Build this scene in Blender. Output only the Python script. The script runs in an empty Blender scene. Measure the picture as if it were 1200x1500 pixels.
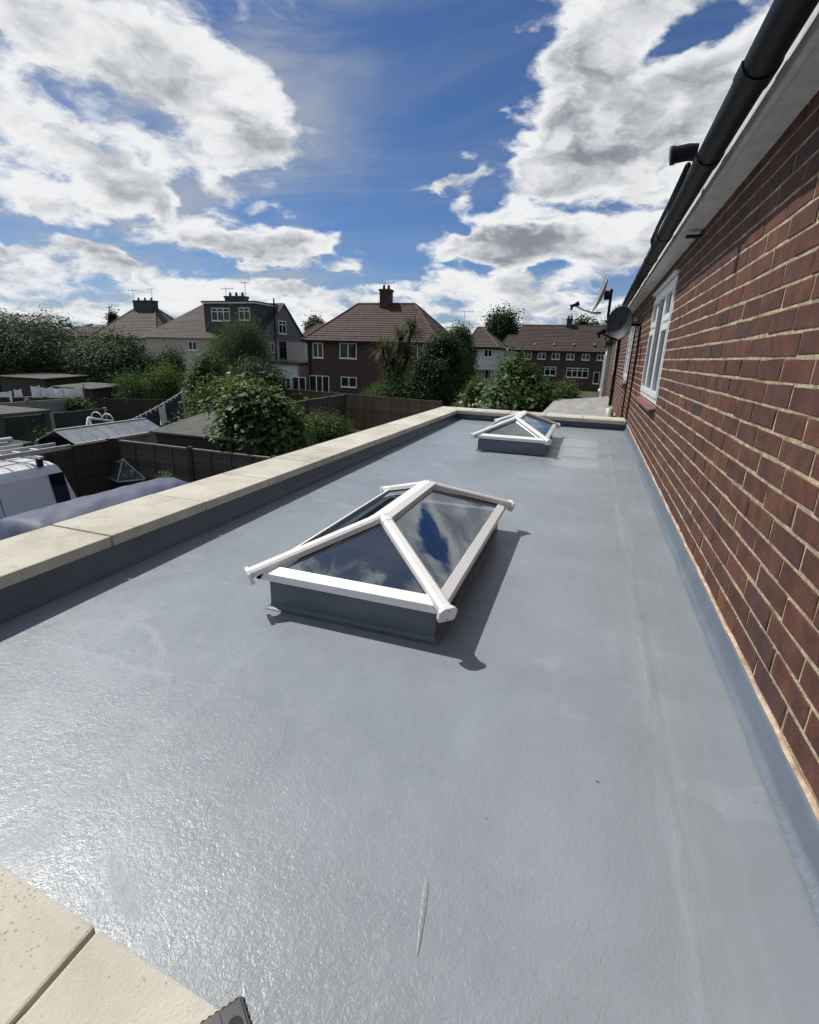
import bpy, math, random
import numpy as np
from mathutils import Vector, Matrix

R = math.radians
sc = bpy.context.scene
col = sc.collection
rng = np.random.default_rng(7)
random.seed(7)

# ------------------------------------------------------------------ camera
YAW, PITCH, ROLL, FPX = R(18.835), R(17.384), R(1.827), 735.28
EYE = Vector((0, 0, .97))
cy, sy, cp, sp = math.cos(YAW), math.sin(YAW), math.cos(PITCH), math.sin(PITCH)
fw = Vector((-sy * cp, cy * cp, -sp)); r0 = Vector((cy, sy, 0)); u0 = r0.cross(fw)
rt = r0 * math.cos(ROLL) + u0 * math.sin(ROLL); up = -r0 * math.sin(ROLL) + u0 * math.cos(ROLL)
cam = bpy.data.cameras.new('camera'); cam_o = bpy.data.objects.new('camera', cam); col.objects.link(cam_o)
cam_o.matrix_world = Matrix(((rt.x, up.x, -fw.x, EYE.x), (rt.y, up.y, -fw.y, EYE.y), (rt.z, up.z, -fw.z, EYE.z), (0, 0, 0, 1)))
cam.sensor_fit = 'HORIZONTAL'; cam.sensor_width = 36; cam.lens = 36 * FPX / 1200
cam.clip_start = .02; cam.clip_end = 3000
sc.camera = cam_o

# ------------------------------------------------------------------ light
SUN = Vector((-.70, .20, 1.0)).normalized()          # towards the sun
sun = bpy.data.lights.new('sun', 'SUN'); sun.energy = 5.0; sun.angle = R(.53); sun.color = (1, .955, .89)
sun_o = bpy.data.objects.new('sun', sun); col.objects.link(sun_o)
sun_o.rotation_euler = SUN.to_track_quat('Z', 'Y').to_euler(); sun_o.location = SUN * 60

sc.view_settings.view_transform = 'Standard'; sc.view_settings.look = 'None'
sc.view_settings.exposure = -.15; sc.view_settings.gamma = 1
sc.view_settings.use_curve_mapping = False
cy_ = sc.cycles; cy_.max_bounces = 6; cy_.diffuse_bounces = 3; cy_.glossy_bounces = 3; cy_.transmission_bounces = 4; cy_.transparent_max_bounces = 10
cy_.caustics_reflective = False; cy_.caustics_refractive = False; cy_.adaptive_threshold = .02

# node helpers --------------------------------------------------------
class NT:
    def __init__(s, tree): s.t = tree; s.n = tree.nodes; s.l = tree.links
    def new(s, typ, **kw):
        n = s.n.new(typ)
        for k, v in kw.items(): setattr(n, k, v)
        return n
    def put(s, sock, v):
        if v is None: return
        if hasattr(v, 'default_value') or hasattr(v, 'is_output'): s.l.new(v, sock)
        else: sock.default_value = v
    def m(s, op, a, b=None, c=None, clamp=False):
        n = s.new('ShaderNodeMath', operation=op, use_clamp=clamp)
        s.put(n.inputs[0], a); s.put(n.inputs[1], b); s.put(n.inputs[2], c)
        return n.outputs[0]
    def vm(s, op, a, b=None, scale=None):
        n = s.new('ShaderNodeVectorMath', operation=op)
        s.put(n.inputs[0], a); s.put(n.inputs[1], b)
        if scale is not None: s.put(n.inputs['Scale'], scale)
        return n.outputs['Value'] if op in ('DOT_PRODUCT', 'LENGTH', 'DISTANCE') else n.outputs[0]
    def ss(s, v, a, b):
        n = s.new('ShaderNodeMapRange', interpolation_type='SMOOTHSTEP')
        s.put(n.inputs[0], v); n.inputs[1].default_value = a; n.inputs[2].default_value = b
        return n.outputs[0]
    def mix(s, f, a, b, blend='MIX'):
        n = s.new('ShaderNodeMix', data_type='RGBA', blend_type=blend)
        s.put(n.inputs[0], f)
        for i, v in ((6, a), (7, b)):
            if isinstance(v, (tuple, list)): v = tuple(v) + (1,) * (4 - len(v))
            s.put(n.inputs[i], v)
        return n.outputs[2]
    def noise(s, vec, scale, detail=4, rough=.5, dist=0, typ=None):
        n = s.new('ShaderNodeTexNoise')
        if typ: n.noise_type = typ
        s.put(n.inputs['Vector'], vec); n.inputs['Scale'].default_value = scale
        n.inputs['Detail'].default_value = detail; n.inputs['Roughness'].default_value = rough
        n.inputs['Distortion'].default_value = dist
        return n.outputs[0]
    def sep(s, v):
        n = s.new('ShaderNodeSeparateXYZ'); s.put(n.inputs[0], v); return n.outputs
    def comb(s, x, y, z):
        n = s.new('ShaderNodeCombineXYZ')
        for i, v in enumerate((x, y, z)): s.put(n.inputs[i], v)
        return n.outputs[0]

# ------------------------------------------------------------------ sky
w = bpy.data.worlds.new('World'); sc.world = w; w.use_nodes = True
w.cycles.sampling_method = 'MANUAL'; w.cycles.sample_map_resolution = 512
N = NT(w.node_tree); N.n.clear()
sky = N.new('ShaderNodeTexSky', sky_type='NISHITA'); sky.sun_disc = False
sky.sun_elevation = math.asin(SUN.z); sky.sun_rotation = math.atan2(SUN.x, SUN.y)
sky.altitude = 900; sky.air_density = 1.0; sky.dust_density = .25; sky.ozone_density = 2.2
d = N.new('ShaderNodeTexCoord').outputs['Generated']
dx, dy, dz = N.sep(d)
az = N.m('ARCTAN2', dx, dy); el = N.m('ARCSINE', dz)
den = N.m('MAXIMUM', N.m('ADD', dz, .09), .04)
pl = N.comb(N.m('DIVIDE', dx, den), N.m('DIVIDE', dy, den), N.m('MULTIPLY', dz, 1.5))
# large formations: (azimuth, elevation, half-width az, half-height el, tilt, weight); between them the noise decides
FORM = [(-.86, .42, .20, .08, .15, .20), (-.68, .37, .11, .055, .35, .20), (-.57, .325, .06, .028, .4, .20), (-1.02, .31, .16, .10, 0, .06),
        (-.83, .245, .085, .034, .35, .34), (-.78, .205, .10, .016, .05, .22), (-.98, .205, .10, .012, 0, .16), (-.74, .185, .035, .012, 0, .22), (-.62, .268, .10, .03, .1, .10), (-.60, .215, .10, .018, -.1, .12),
        (-.585, .166, .085, .021, .02, .44), (-.475, .176, .028, .010, 0, .22), (-.46, .145, .03, .008, 0, .18),
        (-.085, .375, .105, .10, -.25, .44), (.03, .29, .13, .075, -.15, .42), (.0, .49, .11, .05, 0, .26), (.14, .37, .05, .05, 0, .30), (.10, .50, .10, .03, .5, .16),
        (-.265, .275, .042, .026, -.5, .46), (-.315, .258, .02, .008, 0, .16), (-.17, .205, .085, .032, 0, .42), (-.25, .185, .09, .022, .1, .30), (-.06, .165, .12, .022, 0, .26), (-.45, .112, .20, .014, 0, .14),
        (-.80, .118, .10, .014, .03, .22), (-.95, .13, .10, .016, 0, .20), (-.62, .11, .10, .012, 0, .18), (-.25, .125, .15, .014, 0, .20), (-1.0, .075, .2, .016, 0, .12), (-.4, .075, .3, .012, 0, .12),
        (-.395, .345, .12, .15, .10, -.50), (-.40, .225, .09, .035, .1, -.34), (.075, .43, .045, .026, -.6, -.46), (-.10, .238, .13, .012, -.05, -.34), (-.31, .225, .04, .03, 0, -.2), (-.235, .43, .085, .10, 0, -.46), (-.20, .25, .03, .02, .4, -.16),
        (-.80, .150, .22, .010, .03, -.24), (-.20, .325, .04, .04, -.3, -.22), (-.36, .155, .05, .02, 0, -.22), (-.60, .207, .13, .010, 0, -.26), (-.60, .130, .12, .008, 0, -.16), (-.18, .150, .10, .007, 0, -.18), (-.92, .170, .12, .010, 0, -.2), (-.70, .232, .05, .02, .2, -.12)]
# puffy texture in angular space (clouds keep their roundness towards the horizon)
ang = N.comb(N.m('MULTIPLY', dx, 6.0), N.m('MULTIPLY', dy, 6.0), N.m('MULTIPLY', dz, 13.0))
mixv = N.vm('ADD', N.vm('SCALE', pl, scale=.40), N.vm('SCALE', ang, scale=.95))
wv = N.new('ShaderNodeTexNoise'); N.put(wv.inputs['Vector'], mixv); wv.inputs['Scale'].default_value = 1.6; wv.inputs['Detail'].default_value = 4
wx, wy_, wz = N.sep(N.vm('SUBTRACT', wv.outputs['Color'], (.5, .5, .5)))
az = N.m('MULTIPLY_ADD', wx, .20, az); el0 = el; el = N.m('MULTIPLY_ADD', wy_, .10, el)
tot = None
for (a0, e0, sa, se, tl, wt) in FORM:
    u_ = N.m('SUBTRACT', az, a0); v_ = N.m('SUBTRACT', el, e0)
    v2 = N.m('MULTIPLY_ADD', u_, tl, v_)
    u2 = N.m('DIVIDE', u_, sa); v3 = N.m('DIVIDE', v2, se)
    q = N.m('MULTIPLY_ADD', v3, v3, N.m('MULTIPLY', u2, u2))
    e_ = N.m('POWER', .45, q)
    tot = N.m('MULTIPLY', e_, wt) if tot is None else N.m('MULTIPLY_ADD', e_, wt, tot)
el = el0
band = N.m('MULTIPLY', N.m('SUBTRACT', 1.0, N.ss(el, .05, .16)), .11)
tot = N.m('ADD', tot, band)
pw = N.vm('ADD', mixv, N.vm('SCALE', N.vm('SUBTRACT', wv.outputs['Color'], (.5, .5, .5)), scale=.75))
pw2 = N.vm('ADD', pw, (-.16, .03, .30))
def dens(p):
    rg = N.noise(p, 1.15, 4, .55, 0, 'RIDGED_MULTIFRACTAL')
    return N.m('SUBTRACT', N.m('MULTIPLY', N.noise(p, 1.1, 8, .56), 1.45), N.m('MULTIPLY', rg, .10))
tw = N.m('MULTIPLY', tot, .95)
D1 = N.m('ADD', N.m('SUBTRACT', dens(pw), .725), tw)
D2 = N.m('ADD', N.m('SUBTRACT', dens(pw2), .725), tw)
alpha = N.ss(D1, -.06, .20)
thick = N.ss(D1, .10, .50)
lit = N.m('ADD', .5, N.m('MULTIPLY', N.m('SUBTRACT', D1, D2), 2.5), clamp=True)
bright = N.m('SUBTRACT', N.m('ADD', .62, N.m('MULTIPLY', lit, .60)), N.m('MULTIPLY', thick, .44))
ccol = N.mix(N.ss(bright, .18, 1.0), (4.3, 4.75, 5.5), (15.0, 15.2, 15.4))
# thin high veil
pv = N.comb(N.m('MULTIPLY', N.m('DIVIDE', dx, den), .8), N.m('MULTIPLY', N.m('DIVIDE', dy, den), 1.7), 0.3)
veil = N.m('MULTIPLY', N.ss(N.noise(pv, .9, 8, .62, .8), .33, .68), .80)
left = N.m('ADD', .22, N.m('MULTIPLY', N.m('SUBTRACT', 1.0, N.ss(az, -.60, -.36)), .78))
veil = N.m('MULTIPLY', veil, left)
haze_h = N.m('MULTIPLY', N.m('SUBTRACT', 1.0, N.ss(el, .0, .19)), .55)
veil = N.m('MAXIMUM', veil, haze_h)
blue = N.mix(1.0, sky.outputs[0], (.76, 1.03, 1.40), 'MULTIPLY')
c1 = N.mix(veil, blue, (7.2, 7.8, 8.6))
c2 = N.mix(alpha, c1, ccol)
# below the horizon: dim ground tone
c3 = N.mix(N.ss(dz, -.06, -.005), (.5, .55, .5), c2)
bg = N.new('ShaderNodeBackground'); N.put(bg.inputs[0], c3); bg.inputs[1].default_value = .064
N.l.new(bg.outputs[0], N.new('ShaderNodeOutputWorld').inputs[0])

# ------------------------------------------------------------------ materials
MATS = {}
def mat(name, colr, rough=.6, var=.15, vscale=6, bump=0, bscale=60, metal=0, spec=.5, rand=0, coat=0, stretch=None, col2=None, mixs=None):
    """plain procedural material: base colour with noise variation, optional bump, optional per-object/island variation"""
    if name in MATS: return MATS[name]
    m_ = bpy.data.materials.new(name); m_.use_nodes = True
    n = NT(m_.node_tree); b = n.n['Principled BSDF']
    tc = n.new('ShaderNodeTexCoord').outputs['Object']
    if stretch: tc = n.vm('MULTIPLY', tc, stretch)
    nz = n.noise(tc, vscale, 5, .6)
    lo = tuple(c * (1 - var) for c in colr); hi = tuple(c * (1 + var) for c in colr)
    c = n.mix(n.ss(nz, .3, .7), lo, hi)
    if col2:
        c = n.mix(n.ss(n.noise(tc, mixs or vscale * .5, 6, .65, .4), .48, .66), c, col2)
    if rand:
        rr = n.m('FRACT', n.m('ADD', n.new('ShaderNodeObjectInfo').outputs['Random'], n.new('ShaderNodeNewGeometry').outputs['Random Per Island']))
        k = n.m('ADD', 1 - rand, n.m('MULTIPLY', rr, 2 * rand))
        c = n.mix(1.0, c, n.comb(k, k, k), 'MULTIPLY')
    n.put(b.inputs['Base Color'], c); b.inputs['Roughness'].default_value = rough
    b.inputs['Metallic'].default_value = metal; b.inputs['Specular IOR Level'].default_value = spec
    if coat: b.inputs['Coat Weight'].default_value = coat
    if bump:
        bp = n.new('ShaderNodeBump'); bp.inputs['Strength'].default_value = bump; bp.inputs['Distance'].default_value = .01
        n.put(bp.inputs['Height'], n.noise(tc, bscale, 5, .6)); n.l.new(bp.outputs[0], b.inputs['Normal'])
    MATS[name] = m_
    return m_

def rect_(n, x, y):
    t_ = n.m('DIVIDE', n.m('SUBTRACT', x, .30), .05); return n.m('EXPONENT', n.m('MULTIPLY', n.m('MULTIPLY', t_, t_), -1.0))

def grp_mat(name, base, fibres=True):
    m_ = bpy.data.materials.new(name); m_.use_nodes = True
    n = NT(m_.node_tree); b = n.n['Principled BSDF']
    p = n.new('ShaderNodeTexCoord').outputs['Object']; x, y, z = n.sep(p)
    patch = n.noise(p, 1.6, 5, .6, .3); spk = n.noise(p, 26, 3, .6)
    c = n.mix(n.ss(patch, .3, .7), tuple(v * .90 for v in base), tuple(v * 1.08 for v in base))
    c = n.mix(n.m('MULTIPLY', n.ss(spk, .62, .78), .22), c, tuple(v * .72 for v in base))
    # small dark specks of grit and faint scuffs
    vor = n.new('ShaderNodeTexVoronoi'); n.put(vor.inputs['Vector'], p); vor.inputs['Scale'].default_value = 5.5
    c = n.mix(n.m('MULTIPLY', n.m('LESS_THAN', vor.outputs['Distance'], .022), .75), c, (.03, .035, .04))
    vor2 = n.new('ShaderNodeTexVoronoi'); n.put(vor2.inputs['Vector'], p); vor2.inputs['Scale'].default_value = 13
    c = n.mix(n.m('MULTIPLY', n.m('LESS_THAN', vor2.outputs['Distance'], n.m('MULTIPLY', n.noise(p, 2, 2, .5), .055)), .6), c, (.06, .065, .07))
    seam = n.m('MULTIPLY', n.ss(n.noise(n.vm('MULTIPLY', p, (3, .3, 1)), 6, 5, .65), .42, .62), rect_(n, x, y))
    c = n.mix(n.m('MULTIPLY', seam, .30), c, tuple(min(1, v * 1.3 + .03) for v in base))
    scf = n.ss(n.noise(n.vm('MULTIPLY', p, (1, .35, 1)), 3.2, 6, .7, 1.2), .60, .74)
    c = n.mix(n.m('MULTIPLY', scf, .22), c, tuple(min(1, v * 1.35 + .02) for v in base))
    # lighter dried repair patches between far lantern and wall
    def rect(x0, x1, y0, y1, e):
        return n.m('MULTIPLY', n.m('MULTIPLY', n.ss(x, x0 - e, x0 + e), n.m('SUBTRACT', 1.0, n.ss(x, x1 - e, x1 + e))),
                   n.m('MULTIPLY', n.ss(y, y0 - e * 3, y0 + e * 3), n.m('SUBTRACT', 1.0, n.ss(y, y1 - e * 3, y1 + e * 3))))
    pt = n.m('ADD', rect(-.21, .165, 5.97, 6.5, .012), n.m('ADD', n.m('MULTIPLY', rect(-.19, .165, 5.32, 5.86, .012), .8), rect(-.21, .16, 4.78, 5.2, .03)))
    pt = n.m('MULTIPLY', pt, n.m('ADD', .25, n.noise(p, 7, 4, .6)))
    c = n.mix(n.m('MULTIPLY', pt, .6), c, (.40, .43, .45))
    # dried puddle rims and roller marks
    tr = n.m('DIVIDE', n.m('SUBTRACT', n.noise(p, .85, 4, .55, .4), .56), .010)
    ring = n.m('MULTIPLY', n.m('EXPONENT', n.m('MULTIPLY', n.m('MULTIPLY', tr, tr), -1.0)), n.ss(n.noise(p, 3.1, 3, .6), .40, .62))
    c = n.mix(n.m('MULTIPLY', ring, .22), c, tuple(v * 1.35 + .03 for v in base))
    rol = n.ss(n.noise(n.vm('MULTIPLY', p, (4.5, .22, 1)), 1.6, 4, .6), .35, .70)
    c = n.mix(n.m('MULTIPLY', rol, .16), c, tuple(v * .80 for v in base))
    n.put(b.inputs['Base Color'], c)
    # smooth lapped strip by the wall, fibrous mat elsewhere
    smooth = n.ss(x, .27, .36)
    fibre = n.m('SUBTRACT', 1.0, n.m('MULTIPLY', smooth, .75))
    pn = n.new('ShaderNodeTexNoise'); n.put(pn.inputs['Vector'], p); pn.inputs['Scale'].default_value = 30
    pd = n.vm('ADD', p, n.vm('SCALE', n.vm('SUBTRACT', pn.outputs['Color'], (.5, .5, .5)), scale=.03))
    fs = None
    for i_, (ang_, sc_, ay) in enumerate(((.2, 210, .22), (1.2, 230, .2), (2.2, 190, .24))):
        rot = n.new('ShaderNodeVectorRotate', rotation_type='Z_AXIS'); n.put(rot.inputs['Vector'], pd); rot.inputs['Angle'].default_value = ang_
        t_ = n.noise(n.vm('MULTIPLY', rot.outputs[0], (1, ay, 1)), sc_, 2, .5, .3)
        fs = t_ if fs is None else n.m('MAXIMUM', fs, t_)
    f1, f2 = fs, n.noise(p, 70, 3, .6, .6)
    f3 = n.noise(p, 9, 4, .55, .5); f4 = n.noise(n.vm('MULTIPLY', p, (1, .55, 1)), 2.6, 4, .5, 1.0)
    h = n.m('ADD', n.m('MULTIPLY', n.m('ADD', f1, f2), n.m('MULTIPLY', fibre, .0018)), n.m('ADD', n.m('MULTIPLY', f3, .0028), n.m('MULTIPLY', f4, .009)))
    # lap ridges running along the roof and a drip blister
    wob = n.m('MULTIPLY', n.m('SUBTRACT', n.noise(n.comb(0, y, 0), 2.2, 5, .65), .5), .05)
    def ridge(xc, wd, hh):
        t = n.m('DIVIDE', n.m('SUBTRACT', n.m('ADD', x, wob), xc), wd)
        return n.m('MULTIPLY', n.m('EXPONENT', n.m('MULTIPLY', n.m('MULTIPLY', t, t), -1.0)), hh)
    h = n.m('ADD', h, n.m('ADD', ridge(.295, .014, .0017), n.m('ADD', ridge(.405, .005, -.0003), n.m('MULTIPLY', n.ss(n.m('ADD', x, wob), .393, .412), .0010))))
    h = n.m('ADD', h, ridge(-.93, .010, .0006)); h = h
    wob2 = n.m('MULTIPLY', n.m('SUBTRACT', n.noise(n.comb(x, 0, 0), 3.0, 5, .65), .5), .10)
    for yc, hh in ((1.62, .0011), (3.55, .0010), (1.02, .0006), (4.45, .0010)):
        t_ = n.m('DIVIDE', n.m('SUBTRACT', n.m('ADD', y, wob2), yc), .014)
        h = n.m('ADD', h, n.m('MULTIPLY', n.m('EXPONENT', n.m('MULTIPLY', n.m('MULTIPLY', t_, t_), -1.0)), hh))
    bp = n.new('ShaderNodeBump'); bp.inputs['Strength'].default_value = .62; bp.inputs['Distance'].default_value = 1.0
    n.put(bp.inputs['Height'], h); n.l.new(bp.outputs[0], b.inputs['Normal'])
    n.put(b.inputs['Roughness'], n.m('ADD', n.m('ADD', .31, n.m('MULTIPLY', n.ss(f3, .3, .75), .15)), n.m('MULTIPLY', ring, .10)))
    b.inputs['Specular IOR Level'].default_value = .42
    MATS[name] = m_
    return m_

def brick_mat(name, ramp, mortar_rows=False):
    m_ = bpy.data.materials.new(name); m_.use_nodes = True
    n = NT(m_.node_tree); b = n.n['Principled BSDF']
    rr = n.m('FRACT', n.m('ADD', n.new('ShaderNodeObjectInfo').outputs['Random'], n.new('ShaderNodeNewGeometry').outputs['Random Per Island']))
    cr = n.new('ShaderNodeValToRGB'); cr.color_ramp.interpolation = 'LINEAR'
    e = cr.color_ramp.elements
    while len(e) < len(ramp): e.new(.5)
    for i, c in enumerate(ramp): e[i].position = i / (len(ramp) - 1); e[i].color = c + (1,)
    n.put(cr.inputs[0], rr)
    g = n.new('ShaderNodeNewGeometry').outputs['Position']
    c = n.mix(n.ss(n.noise(g, 14, 6, .65), .3, .75), n.mix(1.0, cr.outputs[0], (.50, .50, .53), 'MULTIPLY'), n.mix(1.0, cr.outputs[0], (1.06, 1.0, .95), 'MULTIPLY'))
    # vertical drag marks, pale efflorescence flecks and dark soot
    drag = n.ss(n.noise(n.vm('MULTIPLY', g, (1, 7, .8)), 16, 5, .6), .5, .75)
    c = n.mix(n.m('MULTIPLY', drag, .35), c, (.055, .042, .036))
    c = n.mix(n.m('MULTIPLY', n.ss(n.noise(g, 120, 3, .6), .66, .76), .55), c, (.36, .31, .27))
    c = n.mix(n.m('MULTIPLY', n.ss(n.noise(g, 3.2, 6, .7), .55, .78), .40), c, (.10, .078, .055))
    # mortar smeared onto the brick arrises
    gz = n.sep(g)[2]; dj = n.m('MULTIPLY', n.m('ABSOLUTE', n.m('SUBTRACT', n.m('FRACT', n.m('DIVIDE', n.m('SUBTRACT', gz, .997), .0742)), .5)), 2.0)
    sm = n.ss(n.m('ADD', dj, n.m('MULTIPLY', n.m('SUBTRACT', n.noise(g, 38, 5, .7), .5), 1.1)), .88, 1.12)
    c = n.mix(n.m('MULTIPLY', sm, .75), c, (.33, .275, .19))
    n.put(b.inputs['Base Color'], c); b.inputs['Roughness'].default_value = .78
    b.inputs['Specular IOR Level'].default_value = .35
    bp = n.new('ShaderNodeBump'); bp.inputs['Strength'].default_value = .6; bp.inputs['Distance'].default_value = .004
    n.put(bp.inputs['Height'], n.m('ADD', n.noise(g, 130, 5, .65), n.m('MULTIPLY', drag, .4))); n.l.new(bp.outputs[0], b.inputs['Normal'])
    MATS[name] = m_
    return m_

def foliage_mat(name, dark, light, trans=.25, rough=.6):
    m_ = bpy.data.materials.new(name); m_.use_nodes = True
    n = NT(m_.node_tree); b = n.n['Principled BSDF']
    rr = n.new('ShaderNodeNewGeometry').outputs['Random Per Island']
    p = n.new('ShaderNodeTexCoord').outputs['Object']
    k = n.m('ADD', n.m('MULTIPLY', rr, .42), n.m('MULTIPLY', n.noise(p, 1.1, 3, .6), .75))
    c = n.mix(n.ss(k, .15, .95), dark, light)
    n.put(b.inputs['Base Color'], c); b.inputs['Roughness'].default_value = rough; b.inputs['Specular IOR Level'].default_value = .22
    t = n.new('ShaderNodeBsdfTranslucent'); n.put(t.inputs[0], n.mix(1.0, c, (1.3, 1.5, .6), 'MULTIPLY'))
    mx = n.new('ShaderNodeMixShader'); mx.inputs[0].default_value = trans
    n.l.new(b.outputs[0], mx.inputs[1]); n.l.new(t.outputs[0], mx.inputs[2])
    n.l.new(mx.outputs[0], n.n['Material Output'].inputs[0])
    MATS[name] = m_
    return m_

def tile_mat(name, base, course, lichen=0, rib=.3):
    """roof tiles: courses by height, staggered tile joints, moss"""
    m_ = bpy.data.materials.new(name); m_.use_nodes = True
    n = NT(m_.node_tree); b = n.n['Principled BSDF']
    p = n.new('ShaderNodeTexCoord').outputs['Object']; x, y, z = n.sep(p)
    row = n.m('DIVIDE', z, course); fr = n.m('FRACT', row); ri = n.m('FLOOR', row)
    colm = n.m('DIVIDE', n.m('ADD', n.m('ADD', x, y), n.m('MULTIPLY', ri, rib * .5)), rib); ci = n.m('FLOOR', colm)
    wn = n.new('ShaderNodeTexWhiteNoise', noise_dimensions='2D'); n.put(wn.inputs['Vector'], n.comb(ri, ci, 0))
    k = n.m('ADD', .72, n.m('MULTIPLY', wn.outputs[0], .5))
    c = n.mix(1.0, base, n.comb(k, k, k), 'MULTIPLY')
    c = n.mix(n.m('MULTIPLY', n.ss(n.noise(p, .8, 6, .7), .5, .75), .5), c, (.05, .045, .04))
    if lichen:
        c = n.mix(n.m('MULTIPLY', n.ss(n.noise(p, .55, 6, .72), .55, .72), lichen), c, (.17, .11, .04))
    n.put(b.inputs['Base Color'], c); b.inputs['Roughness'].default_value = .8
    bp = n.new('ShaderNodeBump'); bp.inputs['Strength'].default_value = 1.0; bp.inputs['Distance'].default_value = 1.0
    n.put(bp.inputs['Height'], n.m('ADD', n.m('MULTIPLY', n.m('SUBTRACT', 1.0, fr), .05), n.m('MULTIPLY', n.m('LESS_THAN', n.m('FRACT', colm), .1), -.012)))
    n.l.new(bp.outputs[0], b.inputs['Normal'])
    MATS[name] = m_
    return m_

def pane_mat(name, tint, ior=1.75):
    m_ = bpy.data.materials.new(name); m_.use_nodes = True
    n = NT(m_.node_tree); n.n.clear()
    t = n.new('ShaderNodeBsdfTransparent'); t.inputs[0].default_value = tint + (1,)
    g = n.new('ShaderNodeBsdfGlossy'); g.inputs['Roughness'].default_value = .012; g.inputs[0].default_value = (.88, .95, 1, 1)
    p = n.new('ShaderNodeTexCoord').outputs['Object']
    bp = n.new('ShaderNodeBump'); bp.inputs['Strength'].default_value = .02; bp.inputs['Distance'].default_value = .02
    n.put(bp.inputs['Height'], n.noise(p, 3.5, 2, .4)); n.l.new(bp.outputs[0], g.inputs['Normal'])
    f = n.new('ShaderNodeFresnel'); f.inputs[0].default_value = ior
    mx = n.new('ShaderNodeMixShader'); n.l.new(f.outputs[0], mx.inputs[0]); n.l.new(t.outputs[0], mx.inputs[1]); n.l.new(g.outputs[0], mx.inputs[2])
    n.l.new(mx.outputs[0], n.new('ShaderNodeOutputMaterial').inputs[0])
    MATS[name] = m_
    return m_

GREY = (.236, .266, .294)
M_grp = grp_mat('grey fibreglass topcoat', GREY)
M_upst_shade = mat('grey topcoat darkened as upstand shade', (.115, .142, .175), .42, .10, 5, .25, 45)  # same topcoat as the deck, with the shade of upright faces in its colour
M_brick = brick_mat('house brick', [(.138, .055, .038), (.100, .043, .033), (.142, .055, .037), (.118, .048, .036), (.078, .043, .040), (.146, .057, .039), (.122, .053, .037), (.108, .043, .032), (.178, .078, .042), (.132, .049, .038)])
M_mortar = mat('weathered mortar', (.48, .40, .265), .95, .35, 30, 1.0, 160, col2=(.26, .22, .125), mixs=9)
def coping_mat():
    m_ = bpy.data.materials.new('cast stone coping'); m_.use_nodes = True; n = NT(m_.node_tree); b = n.n['Principled BSDF']
    p = n.new('ShaderNodeTexCoord').outputs['Object']; oi = n.new('ShaderNodeObjectInfo').outputs['Random']
    c = n.mix(n.ss(n.noise(p, 4, 6, .65), .3, .7), (.47, .445, .37), (.57, .545, .465))
    c = n.mix(n.m('MULTIPLY', n.ss(n.noise(p, 2.4, 7, .72, .6), .48, .68), .5), c, (.36, .325, .25))
    c = n.mix(n.m('MULTIPLY', n.ss(n.noise(n.vm('MULTIPLY', p, (1, 4, 1)), 7, 5, .7, .8), .60, .74), .4), c, (.33, .30, .245))
    k = n.m('ADD', .90, n.m('MULTIPLY', oi, .16)); c = n.mix(1.0, c, n.comb(k, k, k), 'MULTIPLY')
    v = n.new('ShaderNodeTexVoronoi'); n.put(v.inputs['Vector'], n.vm('ADD', p, n.vm('SCALE', n.new('ShaderNodeTexNoise').outputs['Color'], scale=.01))); v.inputs['Scale'].default_value = 120
    sz = n.m('MULTIPLY', n.ss(n.noise(p, 9, 4, .65), .38, .72), .40)
    pit = n.m('LESS_THAN', v.outputs['Distance'], sz)
    c = n.mix(n.m('MULTIPLY', pit, .55), c, (.22, .18, .13))
    n.put(b.inputs['Base Color'], c); b.inputs['Roughness'].default_value = .88; b.inputs['Specular IOR Level'].default_value = .25
    bp = n.new('ShaderNodeBump'); bp.inputs['Strength'].default_value = .55; bp.inputs['Distance'].default_value = .003
    n.put(bp.inputs['Height'], n.m('SUBTRACT', n.noise(p, 210, 5, .6), pit)); n.l.new(bp.outputs[0], b.inputs['Normal'])
    return m_
M_coping = coping_mat()
M_white = mat('white powder coat', (.80, .79, .77), .35, .03, 4)
M_upvc = mat('white window plastic', (.76, .77, .77), .3, .05, 5)
M_black = mat('black gutter plastic', (.005, .007, .010), .5, .2, 8, spec=.22)
M_fascia = mat('painted fascia', (.66, .66, .65), .5, .12, 9, .2, 30)
M_glass = pane_mat('lantern glass', (.42, .48, .55), 3.2)
M_wglass = mat('window glass', (.010, .012, .015), .05, .3, 3, spec=.28)
M_dark = mat('dark void', (.015, .016, .018), .8)
M_plaster = mat('interior plaster', (.22, .22, .21), .9)
M_quarry = mat('red quarry tile', (.155, .062, .054), .55, .25, 14, .2, 60)
M_bead = mat('raw render bead', (.50, .37, .26), .9, .3, 22, .8, 90)
M_dish = mat('grey dish mesh', (.018, .020, .024), .5, .12, 12, .3, 300)
M_steel = mat('galvanised steel', (.38, .39, .40), .4, .2, 14, metal=.7)
M_rubber = mat('black ribbed rubber', (.010, .010, .013), .45, .3, 40)
M_wood = mat('grey weathered timber', (.078, .067, .055), .85, .3, 7, .6, 50, rand=.22, stretch=(1, 1, 6))
M_woodw = mat('warm brown timber', (.17, .122, .078), .85, .3, 7, .5, 50, rand=.2)
M_woodd = mat('dark creosoted timber', (.05, .038, .03), .85, .3, 7, .5, 50, rand=.2)
M_woodl = mat('pale timber', (.17, .145, .11), .85, .25, 7, .5, 50, rand=.15)
M_conc = mat('grey concrete', (.26, .25, .23), .9, .2, 3, .4, 40)
M_felt = mat('green grey mineral felt', (.085, .09, .075), .95, .2, 4, .5, 90)
M_feltb = mat('black roofing felt', (.05, .048, .044), .95, .25, 3, .4, 60)
M_vanw = mat('white van paint', (.68, .69, .69), .25, .03, 2, coat=.4)
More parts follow.
